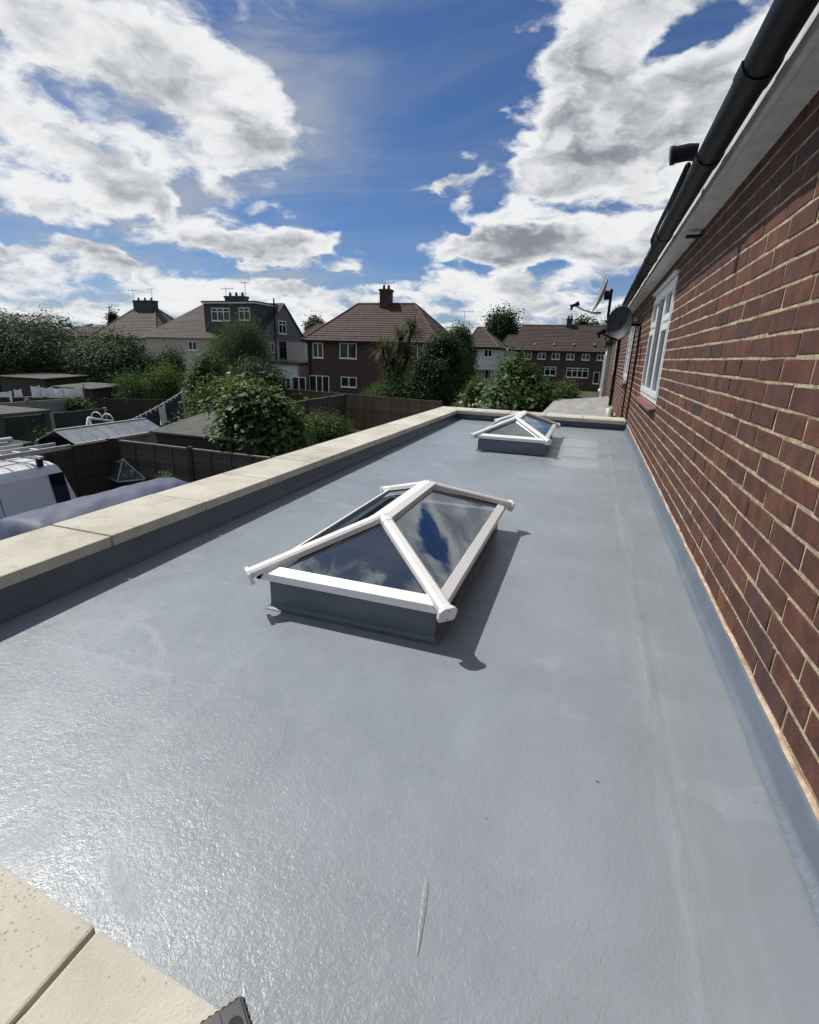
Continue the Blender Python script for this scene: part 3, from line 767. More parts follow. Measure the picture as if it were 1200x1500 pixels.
# gutter ------------------------------------------------------------
gut = thing('gutter', 'black half round plastic gutter running under the eaves of the brick house', 'gutter')
GX, GZ, GR = .362, 1.845, .051
def half_round(y0, y1, r, name, par=gut, th=.004):
    m2 = MB(); n = 20
    for y in (y0, y1):
        for rr in (r, r - th):
            for i in range(n + 1):
                a = math.pi + math.pi * i / n; m2.v.append((GX + rr * math.cos(a), y, GZ + rr * math.sin(a)))
    k = n + 1
    for i in range(n):
        m2.f += [(i, i + 1, 2 * k + i + 1, 2 * k + i), (k + i, 3 * k + i, 3 * k + i + 1, k + i + 1), (i, k + i, k + i + 1, i + 1), (2 * k + i, 2 * k + i + 1, 3 * k + i + 1, 3 * k + i)]
    m2.f += [(0, 2 * k, 3 * k, k), (n, k + n, 3 * k + n, 2 * k + n)]
    o = m2.build(name, M_black, par, smooth=True)
    md = o.modifiers.new('edges', 'EDGE_SPLIT'); md.split_angle = R(40)
    return o
for (a, b) in ((-2, 2.12), (2.12, 4.4), (4.4, 8.3), (8.3, 12.3), (12.3, 16.3), (16.3, YE)):
    half_round(a + .002, b - .002, GR, 'gutter_length')
for y in (2.12, 2.86, 4.4, 5.3, 6.2, 7.1, 8.3, 10.2, 12.3, 14.3, 16.3):
    wd_ = .11 if y in (2.12, 2.86, 4.4) else .035
    half_round(y - wd_ / 2, y + wd_ / 2, GR + .0045, 'union_bracket')
m2 = MB(); m2.path([(.322, 2.93, 1.885), (.285, 2.93, 1.888), (.222, 2.93, 1.880)], [.034, .034, .034], 16); m2.rod((.232, 2.93, 1.8812), (.212, 2.93, 1.8785), .038, 16)
o = m2.build('pipe_stub', M_black, smooth=False, bevel=.002); tag(o, 'short black pipe stub poking out over the gutter edge', 'pipe')
m2 = MB(); m2.path([(.306, 3.05, 1.872), (.304, 3.6, 1.862), (.302, 4.2, 1.866), (.302, 4.62, 1.858), (.32, 4.70, 1.83), (.36, 4.72, 1.80)], .014, 8)
tag(m2.build('overflow_hose', M_black, smooth=True), 'thin black hose lying along the outer lip of the gutter', 'hose')
MB().cbox((.505, 4.02, 1.755), (.09, .05, .014)).build('soffit_bracket', M_black, house)

# downpipes and cables on the wall
m2 = MB(); m2.path([(GX, 13.25, 1.80), (GX, 13.25, 1.70), (XW - .05, 13.25, 1.52), (XW - .05, 13.25, .5), (XW - .05, 13.25, G)], .038, 10)
dp = m2.build('downpipe', M_black, smooth=True); tag(dp, 'thick black downpipe on the brick wall beyond the two satellite dishes', 'downpipe')
for z_ in (1.2, .3): MB().cbox((XW - .045, 13.25, z_), (.1, .1, .03)).build('pipe_clip', M_black, dp)
m2 = MB(); m2.path([(XW - .10, 8.25, 1.50), (XW - .03, 8.0, 1.49), (XW - .012, 7.88, 1.44), (XW - .012, 7.86, 1.2), (XW - .012, 7.85, .45), (XW - .012, 7.87, .22), (XW - .014, 8.0, .14), (XW - .014, 8.2, .10)], .011, 6)
tag(m2.build('cable', M_black, smooth=True), 'black aerial cable running down the bricks past the first window', 'cable')
m2 = MB(); m2.path([(XW - .012, 8.9, 1.5), (XW - .012, 8.92, .9), (XW - .012, 8.95, .3), (XW - .012, 8.93, -.4)], .012, 6)
tag(m2.build('cable', M_black, smooth=True), 'black cable down the bricks just before the lattice window', 'cable')

# satellite dishes ---------------------------------------------------
def dish(label, c, look, dia, dia2, m_face, m_back, armdir, wallpt, rimlight=False, pole=True):
    c = Vector(c); look = Vector(look).normalized()
    t = thing('satellite_dish', label, 'satellite dish', c)
    s_ = look.cross(Vector((0, 0, 1))).normalized(); u_ = s_.cross(look)
    m2 = MB(); nr, na = 7, 28; m3 = MB()
    for i in range(nr + 1):
        r_ = i / nr
        for k in range(na):
            a = 2 * math.pi * k / na
            p = s_ * (dia / 2 * r_ * math.cos(a)) + u_ * (dia2 / 2 * r_ * math.sin(a)) + look * (.055 * r_ * r_)
            m2.v.append(tuple(p)); m3.v.append(tuple(p - look * .008))
    for i in range(nr):
        for k in range(na):
            q = (i * na + k, i * na + (k + 1) % na, (i + 1) * na + (k + 1) % na, (i + 1) * na + k)
            m2.f.append(q); m3.f.append(q[::-1])
    o_ = len(m2.v)
    m2.build('reflector', m_face, t, smooth=True); m3.build('reflector_back', m_back, t, smooth=True)
    m4 = MB(); ring = [s_ * (dia / 2 * math.cos(2 * math.pi * k / na)) + u_ * (dia2 / 2 * math.sin(2 * math.pi * k / na)) + look * .051 for k in range(na + 1)]
    m4.path(ring, .0065, 6); m4.build('rim', m_back, t, smooth=True)
    foot = -u_ * (dia2 / 2) * .98 + look * .03; tip = Vector(armdir) - c
    m5 = MB(); m5.path([foot - look * .10 + u_ * .03, foot, foot.lerp(tip, .5) - u_ * .012, tip], [.016, .014, .012, .012], 8); m5.build('arm', M_steel if rimlight else M_black, t, smooth=True)
    m6 = MB(); dl = (Vector((0, 0, 0)) - tip).normalized(); m6.rod(tip - dl * .05, tip + dl * .03, .020, 10); m6.rod(tip + dl * .03, tip + dl * .07, .029, 12, .033); m6.rod(tip - dl * .02, tip - dl * .02 - u_ * .06, .016, 8)
    m6.build('receiver_head', M_black, t)
    wp = Vector(wallpt) - c
    m7 = MB(); k0 = -look * .09
    m7.cbox(tuple(k0 * .55), (.07, .09, .11)); m7.rod(k0 * .3, k0 * 1.3, .03, 10)
    if pole:
        m7.rod(k0 * 1.2 + Vector((0, 0, .10)), k0 * 1.2 - Vector((0, 0, .26)), .019, 10)
        m7.path([k0 * 1.2 - Vector((0, 0, .25)), k0 * 1.2 - Vector((-.015, 0, .31)), k0 * 1.2 - Vector((-.06, 0, .35)), wp + Vector((-.02, 0, 0))], .019, 10)
    else: m7.path([k0 * 1.2, wp + Vector((-.02, 0, 0))], .019, 10)
    m7.cbox(tuple(wp + Vector((-.006, 0, 0))), (.012, .13, .17)); m7.build('wall_bracket', M_black, t)
    return t
dish('dark grey satellite dish bolted to the bricks just past the first window', at_y(910, 474, 7.4), (-.46, -.86, .10), .33, .41, M_dish, M_dish, at_y(880, 487, 7.12), (XW, 7.95, 1.46), pole=False)
dish('pale satellite dish seen edge on, standing highest above the gutter line', at_y(884, 431, 8.1), (-.95, -.13, .28), .42, .54, M_steel, mat('pale dish back', (.5, .5, .5), .4, .1, 8), at_y(841, 447, 8.0), (XW, 8.45, 1.52), True)

# ladder top at the near edge ----------------------------------------
lad = thing('ladder', 'black ribbed plastic cap of a ladder top leaning on the near stone edge', 'ladder', at_z(353, 1512, .225))
c_ = MB(); cs, sn = math.cos(R(-42)), math.sin(R(-42))
def lrot(m2, a):
    c1_, s1_ = math.cos(a), math.sin(a); m2.v = [(x * c1_ - y * s1_, x * s1_ + y * c1_, z) for x, y, z in m2.v]; return m2
c_.box(-.030, .030, -.045, .012, -.075, .018)
for i in range(6): c_.box(-.0325, -.030, -.043 + i * .009, -.038 + i * .009, -.07, .016)
for i in range(6): c_.box(-.028 + i * .010, -.022 + i * .010, .012, .0145, -.07, .016)
c_.box(-.027, .027, -.020, .009, .018, .0205)
lrot(c_, R(-36)).build('end_cap', M_rubber, lad, bevel=.003)
hl = MB(); hl.rod((.0, -.006, .0180), (.0, -.006, .0215), .010, 16); lrot(hl, R(-36)).build('cap_hole', M_dark, lad)
lad.scale = (.85, .85, .85)
st = MB(); st.box(-.025, .025, -.040, -.005, -3.0, -.07); lrot(st, R(-36)); st.build('stile', M_alu, lad)

#%%PART2
# ------------------------------------------------------------------ vegetation
def at_x(px, py, x):
    q = ray(px, py); return EYE + q * (x / q.x)

def leaf_mesh(name, pts, nrm, size, aspect, rs, droop=0.0, fold=.18):
    """one rhombic folded leaf per point: 4 verts, 2 triangles"""
    n = len(pts)
    d_ = rs.normal(size=(n, 3)); d_[:, 2] -= droop
    nrm = nrm + rs.normal(size=(n, 3)) * .36
    nrm /= np.linalg.norm(nrm, axis=1, keepdims=True)
    d_ -= nrm * (d_ * nrm).sum(1, keepdims=True) * (1 - min(.9, droop * .4)); d_ /= np.linalg.norm(d_, axis=1, keepdims=True)
    s_ = np.cross(d_, nrm); s_ /= np.maximum(np.linalg.norm(s_, axis=1, keepdims=True), 1e-6)
    L = (size * rs.uniform(.45, 1.55, n))[:, None]; W = L * aspect
    v = np.stack([pts - d_ * L * .5, pts + s_ * W * .5 + nrm * L * fold * .5, pts + d_ * L * .5, pts - s_ * W * .5 + nrm * L * fold * .5], 1).reshape(-1, 3)
    b = (np.arange(n) * 4)[:, None]
    f = np.concatenate([b + [[0, 1, 2]], b + [[0, 2, 3]]], 1).reshape(-1)
    me = bpy.data.meshes.new(name); nf = n * 2
    me.vertices.add(len(v)); me.vertices.foreach_set('co', v.astype(np.float32).ravel())
    me.loops.add(nf * 3); me.loops.foreach_set('vertex_index', f.astype(np.int32))
    me.polygons.add(nf); me.polygons.foreach_set('loop_start', np.arange(0, nf * 3, 3, dtype=np.int32)); me.polygons.foreach_set('loop_total', np.full(nf, 3, np.int32))
    me.update(calc_edges=True)
    return me

def crown_pts(w_, d_, h_, n, rs, lumps=9, clump=26, tight=.15, flat=0):
    """leaf positions and outward directions of an uneven crown filling a box w x d x h standing on z = 0"""
    cs = [];
    for i in range(lumps):
        a = rs.uniform(0, 2 * math.pi); rr = rs.uniform(.15, .62); zz = rs.uniform(-.62, .62)
        k = rs.uniform(.34, .52) * (1 - .25 * abs(zz))
        cs.append((math.cos(a) * rr * (1 - .35 * max(0, zz)), math.sin(a) * rr * (1 - .35 * max(0, zz)), zz, k))
    cs.append((0, 0, 0, .62)); cs.append((rs.uniform(-.2, .2), 0, .48, .42))
    P = []; Q = []
    wts = np.array([c[3] ** 2 for c in cs]); wts /= wts.sum()
    for c, wt in zip(cs, wts):
        m_ = int(n * wt); kc = max(5, int(clump * c[3] / .45))
        u_ = rs.normal(size=(kc, 3)); u_ /= np.linalg.norm(u_, axis=1, keepdims=True); u_[:, 2] = np.where(u_[:, 2] < -.4, -u_[:, 2] * .5, u_[:, 2])
        rad = rs.uniform(.72, 1.26, (kc, 1))
        cc = np.array(c[:3]) + u_ * c[3] * rad
        ix = rs.integers(kc, size=m_)
        p = cc[ix] + np.clip(rs.normal(size=(m_, 3)), -1.5, 1.5) * (tight * rs.uniform(.5, 1.3, (m_, 1)))
        inn = rs.random(m_) < .36
        p[inn] = np.array(c[:3]) + np.clip(rs.normal(size=(inn.sum(), 3)), -1.4, 1.4) * c[3] * .55
        P.append(p); Q.append(p - np.array([0, 0, -.1]))
    P = np.concatenate(P); Q = np.concatenate(Q)
    P[:, 2] = np.maximum(P[:, 2], -.98 + np.abs(rs.normal(size=len(P))) * .05)
    Q[:, 2] += .5
    Q /= np.maximum(np.linalg.norm(Q, axis=1, keepdims=True), 1e-6)
    s_ = np.array([w_ / 2 * 1.10, d_ / 2 * 1.05, h_ / 2 * .99])
    return P * s_ + np.array([0, 0, h_ / 2]), Q

def limbs(parent, h_, r_, spread, rs, base=0, n=5, m_=None):
    m2 = MB(); top = base + (h_ - base) * .62
    m2.path([(0, 0, -.15), (rs.normal() * .03 * h_, rs.normal() * .03 * h_, h_ * .3), (rs.normal() * .04 * h_, rs.normal() * .04 * h_, top)], [r_, r_ * .8, r_ * .45], 8)
    for i in range(n):
        a = 2 * math.pi * i / n + rs.uniform(-.4, .4); z0 = h_ * rs.uniform(.2, .45); q = spread * rs.uniform(.45, .8)
        m2.path([(0, 0, z0), (math.cos(a) * q * .5, math.sin(a) * q * .5, z0 + h_ * .16), (math.cos(a) * q, math.sin(a) * q, z0 + h_ * rs.uniform(.28, .45))], [r_ * .5, r_ * .34, r_ * .12], 6)
    return m2.build('trunk', m_ or M_bark, parent, smooth=True)

def veg(name, label, cat, px0, px1, ptop, Y, fm, n, size, aspect=.55, depth=None, seed=0, zb=G, lift=0, lumps=9, clump=26, tight=.15, droop=0, trunk=True, group=None, sx=1.0):
    A, B = at_y(px0, ptop, Y), at_y(px1, ptop, Y)
    ztop = max(A.z, B.z); w_ = (B - A).length * sx; h_ = ztop - zb
    t = thing(name, label, cat, ((A.x + B.x) / 2, Y, zb), group=group)
    rs = np.random.default_rng(seed + 11)
    n = int(n * 2.6); size *= .76
    P, Q = crown_pts(w_, depth or w_ * .85, h_ - lift, n, rs, lumps, clump, tight)
    P[:, 2] += lift
    me = leaf_mesh('crown', P, Q, size, aspect, rs, droop)
    link('crown', me, fm, t)
    if trunk: limbs(t, h_, max(.04, w_ * .028), w_ * .5, rs)
    return t

# garden trees and shrubs, left to right
veg('tree', 'large dark bushy tree filling the left edge of the picture behind the gardens', 'tree', -85, 84, 444, 19, F_dark, 30000, .15, .45, seed=1, lumps=17, clump=44, tight=.09)
veg('tree', 'rounded dark green tree to the left of the first hipped roof house', 'tree', 92, 207, 484, 20, F_dark, 15000, .14, .55, seed=2, lumps=12, clump=34, tight=.11)
veg('shrub', 'very dark round shrub below the cream house on the left', 'shrub', 208, 272, 509, 22, F_dark, 8000, .12, .55, seed=3)
veg('shrub', 'feathery bright green shrub left of the pegged washing line end', 'shrub', 163, 222, 546, 17, F_mid, 8000, .12, .25, seed=4, tight=.2)
veg('shrub', 'feathery yellow green shrub beside the pegged washing line post', 'shrub', 205, 262, 539, 17.6, F_lit, 8000, .12, .25, seed=5, tight=.2)
veg('shrub', 'small green shrub behind the white washing on the far left', 'shrub', -10, 42, 548, 18, F_mid, 5000, .10, .5, seed=6)
veg('willow_tree', 'grey green willow like tree in front of the house with the dormer', 'tree', 303, 396, 458, 23, F_wil, 26000, .17, .16, seed=7, lumps=13, clump=36, tight=.16, droop=.9)
veg('shrub', 'dark spreading bush at the foot of the willow like tree', 'shrub', 322, 424, 524, 21, F_dark, 12000, .12, .5, seed=8)
veg('shrub', 'leafy green bush just left of the willow like tree', 'shrub', 268, 334, 506, 18, F_mid, 9000, .12, .6, seed=9)
veg('shrub', 'pale variegated shrub behind the felt roofed shed', 'shrub', 264, 400, 556, 12.0, F_pale, 9000, .11, .6, seed=10, depth=1.8)
veg('fig_tree', 'broad leaved fig tree overhanging the near garden fence', 'tree', 322, 446, 565, 8.9, F_fig, 6500, .165, .62, seed=12, depth=1.7, lumps=11, clump=30, tight=.17)
veg('shrub', 'leafy garden shrub along the foot of the timber fence by the fig tree', 'shrub', 440, 530, 606, 13.2, F_lit, 6000, .075, .5, seed=13, depth=1.0)
veg('shrub', 'dark tall shrub to the right of the spiky palm', 'tree', 602, 686, 490, 30, F_dark, 20000, .16, .6, seed=14, lumps=12)
veg('shrub', 'bushy green undergrowth below the spiky palm', 'shrub', 540, 612, 548, 30, F_mid, 7000, .14, .4, seed=15)
veg('tree', 'loose green tree behind the brown roofed brick house on its right', 'tree', 645, 708, 468, 47, F_mid, 12000, .22, .5, seed=16)
veg('shrub', 'low yellow green bush with pale flowers by the far parapet corner', 'shrub', 668, 712, 556, 19, F_lit, 5000, .10, .5, seed=17)
veg('shrub', 'big round glossy leaved bush rising behind the end parapet', 'shrub', 694, 822, 522, 17, F_fig, 10000, .20, .6, seed=18, lumps=13, clump=34)
veg('hedge', 'sunlit green hedge in front of the brick terrace', 'hedge', 798, 880, 562, 19, F_lit, 9000, .10, .6, seed=19, depth=1.6, trunk=False)
veg('tree', 'tall rounded dark tree on the skyline left of the terrace roof', 'tree', 703, 770, 449, 88, F_dark, 9000, .42, .7, seed=20, lumps=14)
veg('tree', 'dark tree top showing above the ridge of the brick terrace', 'tree', 832, 888, 463, 92, F_dark, 7000, .42, .7, seed=21)
veg('tree', 'small dark tree top right of the terrace skyline beside the gutter', 'tree', 884, 925, 456, 80, F_dark, 6000, .42, .7, seed=22)
veg('tree', 'tiny rounded skyline tree left of the first chimney', 'tree', 157, 176, 454, 96, F_dark, 3000, .5, .7, seed=23)
veg('tree', 'dark skyline tree between the dormer house and the brick house', 'tree', 438, 482, 466, 80, F_dark, 6000, .42, .7, seed=24)
veg('shrub', 'yellow leaved shrub in front of the green garden fence panel', 'shrub', 30, 74, 622, 8.0, F_yel, 1800, .06, .5, seed=25, depth=.8)
veg('climber', 'trailing climber with pale tips behind the parapet stones by the fence', 'plant', 222, 264, 692, 7.0, F_lit, 900, .06, .6, seed=26, depth=.5, zb=-2.2)
veg('shrub', 'low hedge of green leaves left of the first green fence panel', 'shrub', 84, 136, 578, 14, F_mid, 4000, .09, .5, seed=27, depth=1.0)

# distant wood along the skyline: one mass
rs = np.random.default_rng(99); P = []; Q = []
for i in range(150):
    a = rs.uniform(-1.25, .35); D_ = rs.uniform(105, 170); hh = rs.uniform(5, 8.5) + (D_ - 105) * .02
    p, q = crown_pts(rs.uniform(7, 13), 8, hh, 360, rs, 6, 16, .18); P.append(p + np.array([math.sin(a) * D_, math.cos(a) * D_, G])); Q.append(q)
tag(link('distant_wood', leaf_mesh('distant_wood', np.concatenate(P), np.concatenate(Q), .8, .75, rs), F_dark), 'dark far off wood along the skyline behind the houses', 'wood', kind='stuff')

# cordyline palm ------------------------------------------------------
pc = at_y(578, 560, 31); pl_ = thing('cordyline_palm', 'spiky cordyline palm with drooping strap leaves in front of the brick house', 'palm', (pc.x, 31, G))
tr = MB(); heads = []
for (dx_, hz) in ((-.75, 3.9), (.35, 4.5), (1.05, 5.2), (-.1, 3.1), (.8, 3.5)):
    tr.path([(0, 0, -.1), (dx_ * .4, 0, hz * .5), (dx_, .1 * dx_, hz)], [.16, .13, .10], 8); heads.append((dx_, .1 * dx_, hz))
tr.build('trunk', M_bark, pl_, smooth=True)
bl = MB(); rs2 = random.Random(5)
for (hx, hy, hz) in heads:
    for i in range(170):
        a = rs2.uniform(0, 2 * math.pi); e0 = rs2.uniform(-.5, 1.35); ln = rs2.uniform(.95, 1.55); wd_ = .06
        p = Vector((hx, hy, hz)); dr = Vector((math.cos(a) * math.cos(e0), math.sin(a) * math.cos(e0), math.sin(e0))); sdv = Vector((-math.sin(a), math.cos(a), 0))
        vs = []; k = 5
        for s_ in range(k):
            ww = wd_ * (1 - (s_ / (k - 1)) ** 2 * .9); vs += [p - sdv * ww / 2, p + sdv * ww / 2]
            p = p + dr * ln / (k - 1); dr = (dr + Vector((0, 0, -.30))).normalized()
        bl.add(vs, [(2 * q, 2 * q + 1, 2 * q + 3, 2 * q + 2) for q in range(k - 1)])
bl.build('crown', F_palm, pl_)

# white flowers
m2 = MB(); rs2 = random.Random(8)
fl = thing('flower_clump', 'white flower heads showing over the far parapet corner', 'flowers', (0, 0, 0))
for i in range(9):
    c = at_y(rs2.uniform(674, 704), rs2.uniform(584, 603), 16.2); s_ = MB()
    s_.rod((c.x, c.y, c.z - .03), (c.x, c.y, c.z + .03), .045, 7, .02); s_.rod((c.x, c.y, G), (c.x, c.y, c.z - .03), .006, 4); s_.build('flower_head', M_cloth, fl)

# ------------------------------------------------------------------ background houses
def hwin(t, o, ax, nv, wd_, ht_, cols_=2, fan=0, trim=None, deep=.02):
    """framed window on a far wall: o = lower left corner (world), ax along wall, nv outward"""
    o, ax, nv = Vector(o), Vector(ax), Vector(nv); zv = Vector((0, 0, 1)); f_ = .075
    def blk(m2, a0, a1, z0, z1, d0, d1):
        vs = [o + ax * a + zv * z + nv * dd for z in (z0, z1) for a, dd in ((a0, d0), (a1, d0), (a1, d1), (a0, d1))]
        m2.add(vs, [(0, 1, 2, 3)[::-1], (4, 5, 6, 7), (0, 1, 5, 4), (1, 2, 6, 5), (2, 3, 7, 6), (3, 0, 4, 7)])
    m2 = MB(); blk(m2, 0, wd_, 0, f_, .0, .07); blk(m2, 0, wd_, ht_ - f_, ht_, .0, .07); blk(m2, 0, f_, f_, ht_ - f_, .0, .07); blk(m2, wd_ - f_, wd_, f_, ht_ - f_, .0, .07)
    for i in range(1, cols_): a = f_ + (wd_ - 2 * f_) * i / cols_; blk(m2, a - .045, a + .045, f_, ht_ - f_, .0, .075)
    if fan: 
        blk(m2, f_, wd_ - f_, ht_ * .68, ht_ * .68 + .07, .0, .065)
    blk(m2, -.05, wd_ + .05, -.07, 0, .0, .11)
    wn = m2.build('window', trim or M_upvc, t)
    m3 = MB(); blk(m3, f_ * .5, wd_ - f_ * .5, f_ * .5, ht_ - f_ * .5, .005, deep); m3.build('pane', M_wglass, wn)
    return wn
def wpx_y(t, x0, x1, y0, y1, Y, cols_=2, fan=0, **k):
    a = at_y(x0, y1, Y); b = at_y(x1, y1, Y); c = at_y((x0 + x1) / 2, y0, Y)
    return hwin(t, (a.x, Y, (a.z + b.z) / 2), (1, 0, 0), (0, -1, 0), b.x - a.x, c.z - (a.z + b.z) / 2, cols_, fan, **k)
def wpx_x(t, x0, x1, y0, y1, X, cols_=2, fan=0, **k):
    a = at_x(x0, y1, X); b = at_x(x1, y1, X); c = at_x((x0 + x1) / 2, y0, X)
    return hwin(t, (X, a.y, (a.z + b.z) / 2), (0, 1, 0), (1, 0, 0), b.y - a.y, c.z - (a.z + b.z) / 2, cols_, fan, **k)
def tiled(m_, par, A, B, C, D, step=.30, th=.045):
    """overlapping tile courses laid on a roof slope with eave A-B and top edge D-C"""
    A, B, C, D = map(Vector, (A, B, C, D)); nv = (B - A).cross(D - A).normalized()
    if nv.z < 0: nv = -nv
    n = max(4, int((D.lerp(C, .5) - A.lerp(B, .5)).length / step)); m2 = MB(); rs4 = random.Random(n)
    for k in range(n):
        t0, t1 = k / n, min(1, (k + 1.08) / n); h0 = th * rs4.uniform(.8, 1.2)
        a, b, c, e = A.lerp(D, t0), B.lerp(C, t0), B.lerp(C, t1), A.lerp(D, t1)
        m2.add([a + nv * h0, b + nv * h0, c + nv * .006, e + nv * .006, a + nv * .004, b + nv * .004], [(0, 1, 2, 3), (4, 5, 1, 0)])
    return m2.build('tile_courses', m_, par)
def hip_roof(t, x0, x1, y0, y1, ze, zr, m_, rx0=None, rx1=None, ov=.35, ry=None):
    x0 -= ov; x1 += ov; y0 -= ov; y1 += ov; d2 = (y1 - y0) / 2
    rx0 = x0 + d2 if rx0 is None else rx0; rx1 = x1 - d2 if rx1 is None else rx1; ym = (y0 + y1) / 2 if ry is None else ry
    m2 = MB(); m2.add([(x0, y0, ze), (x1, y0, ze), (x1, y1, ze), (x0, y1, ze), (rx0, ym, zr), (rx1, ym, zr), (x0, y0, ze - .16), (x1, y0, ze - .16), (x1, y1, ze - .16), (x0, y1, ze - .16)],
                      [(0, 1, 5, 4), (1, 2, 5), (2, 3, 4, 5), (3, 0, 4), (6, 9, 8, 7), (0, 6, 7, 1), (1, 7, 8, 2), (2, 8, 9, 3), (3, 9, 6, 0)])
    r_ = m2.build('roof', m_, t)
    tiled(m_, r_, (x0, y0, ze), (x1, y0, ze), (rx1, ym, zr), (rx0, ym, zr)); tiled(m_, r_, (x1, y0, ze), (x1, y1, ze), (rx1, ym, zr), (rx1, ym, zr)); tiled(m_, r_, (x0, y1, ze), (x0, y0, ze), (rx0, ym, zr), (rx0, ym, zr))
    c = MB()
    for a, b in (((x0, y0, ze), (rx0, ym, zr)), ((x1, y0, ze), (rx1, ym, zr)), ((x1, y1, ze), (rx1, ym, zr)), ((x0, y1, ze), (rx0, ym, zr)), ((rx0, ym, zr), (rx1, ym, zr))):
        if (Vector(a) - Vector(b)).length > .2: c.rod(a, b, .11, 8)
    c.build('ridge_tiles', m_, r_)
    gm = MB(); gm.box(x0 - .08, x1 + .08, y0 - .10, y0 - .001, ze - .15, ze - .04); gm.box(x1 + .001, x1 + .10, y0, y1, ze - .15, ze - .04); gm.build('gutter', M_black, r_)
    return r_
def chimney(t, x0, x1, y0, y1, z0, z1, m_, pots=2):
    m2 = MB(); m2.box(x0, x1, y0, y1, z0, z1 - .18); m2.box(x0 - .07, x1 + .07, y0 - .07, y1 + .07, z1 - .18, z1)
    c = m2.build('chimney', m_, t)
    for i in range(pots):
        xx = x0 + (x1 - x0) * (i + .5) / pots; MB().rod((xx, (y0 + y1) / 2, z1), (xx, (y0 + y1) / 2, z1 + .38), .14, 10, .11).build('chimney_pot', M_quarry if pots < 3 else M_slate, c)
    return c
def aerial(t, p, h_, boom=.9, n=5, az_=.3, lean=0):
    m2 = MB(); p = Vector(p); tp = p + Vector((lean, 0, h_)); m2.rod(p, tp, .028, 6); b = Vector((math.cos(az_), math.sin(az_), .06)) * boom
    c = tp - Vector((0, 0, .12)); m2.rod(c - b * .6, c + b, .022, 5)
    for i in range(n):
        q = c - b * .5 + b * 1.4 * i / (n - 1); e = Vector((-math.sin(az_), math.cos(az_), 0)) * .25; m2.rod(q - e, q + e, .014, 4); m2.rod(q - Vector((0, 0, .12)), q + Vector((0, 0, .12)), .014, 4)
    return m2.build('television_aerial', M_steel, t)

# brick semi with the big hipped roof
t = thing('brick_semi', 'dark brick semi detached house under a broad hipped tile roof with one central chimney', 'house')
BX0, BX1, BY0, BY1, BE, BR = -25.2, -12.7, 43.0, 50.6, 1.98, 5.42
MB().box(BX0, BX1, BY0, BY1, G, BE - .05).build('wall', M_hbrick, t)
hip_roof(t, BX0, BX1, BY0, BY1, BE, BR, M_tileR, at_y(525, 446, 46.8).x, at_y(608, 446, 46.8).x)
for q in ((459, 474, 502, 524), (498, 523, 502.5, 525), (611, 629, 504, 525)): wpx_y(t, *q, BY0, 2)
wpx_y(t, 500, 523, 552, 567, BY0, 2); wpx_y(t, 455, 483, 550, 578, BY0, 3)
wpx_x(t, 661, 667, 507, 522, BX1, 1)
cA, cB = at_y(559, 446, 46.8), at_y(573, 424, 46.8)
chimney(t, cA.x, cB.x, 46.3, 47.3, BR - .4, cB.z, M_hbrick, 2)
aerial(t, (cA.x + .3, 46.8, cB.z - .3), .95, .95, 6, .15); aerial(t, (cA.x - .1, 46.9, cB.z - 1.0), .8, .9, 5, 2.9)
for px in (484, 524, 563, 606):
    c = at_y(px, 486, 44.2); MB().rod((c.x, c.y - .1, c.z - .12), (c.x, c.y + .12, c.z + .1), .14, 8, .10).build('roof_vent', M_lead, t)
m2 = MB(); m2.path([(BX0 + .3, BY0 - .3, BE - .1), (BX0 + .3, BY0 - .06, BE - .5), (BX0 + .3, BY0 - .06, G)], .05, 8); m2.build('downpipe', M_black, t, smooth=True)

# dormer house
t = thing('dormer_house', 'rendered house with dark boxy flat topped dormer and grey gable end', 'house')
DX1, DX0, DY0, DY1, DE = -30.6, -44.5, 43.2, 51.8, 1.95
DP = (47.7, 5.55)
m2 = MB(); m2.box(DX0, DX1, DY0, DY1, G, DE); m2.build('wall', M_rendp, t)
m2 = MB(); m2.add([(DX1, DY0, DE + .002), (DX1, DY1, DE + .002), (DX1, DP[0], DP[1]), (DX1 - .25, DY0, DE + .002), (DX1 - .25, DY1, DE + .002), (DX1 - .25, DP[0], DP[1])], [(0, 1, 2), (3, 5, 4), (0, 2, 5, 3), (1, 4, 5, 2), (0, 3, 4, 1)])
m2.build('gable', M_rendg, t)
m2 = MB(); xh = DX0 + 4.2
m2.add([(DX0 - .3, DY0 - .35, DE - .05), (DX1 + .05, DY0 - .35, DE - .05), (DX1 + .05, DY1 + .35, DE - .05), (DX0 - .3, DY1 + .35, DE - .05), (xh, DP[0], DP[1] + .06), (DX1 + .05, DP[0], DP[1] + .06)],
       [(0, 1, 5, 4), (2, 3, 4, 5), (3, 0, 4), (0, 3, 2, 1)])
r_ = m2.build('roof', M_tileB, t); tiled(M_tileB, r_, (DX0 - .3, DY0 - .35, DE - .05), (DX1 + .05, DY0 - .35, DE - .05), (DX1 + .05, DP[0], DP[1] + .06), (xh, DP[0], DP[1] + .06), .22, .03)
vg = MB(); vg.bar((DX1 + .07, DY0 - .35, DE - .12), (DX1 + .07, DP[0], DP[1]), .06, .2, (1, 0, 0)); vg.bar((DX1 + .07, DY1 + .35, DE - .12), (DX1 + .07, DP[0], DP[1]), .06, .2, (1, 0, 0)); vg.build('verge_board', M_slate, t)
d0 = at_y(298, 446, 43.7).x; d1 = at_y(374, 446, 43.7).x; dz1 = 5.18
dm = MB(); dm.box(d0, d1, 43.7, 47.6, 2.2, dz1); dm.build('dormer', M_slate, t)
fm = MB(); fm.box(d0 - .15, d1 + .12, 43.5, 47.7, dz1 + .14, dz1 + .24); fr_ = fm.build('dormer_roof', M_slate, t)
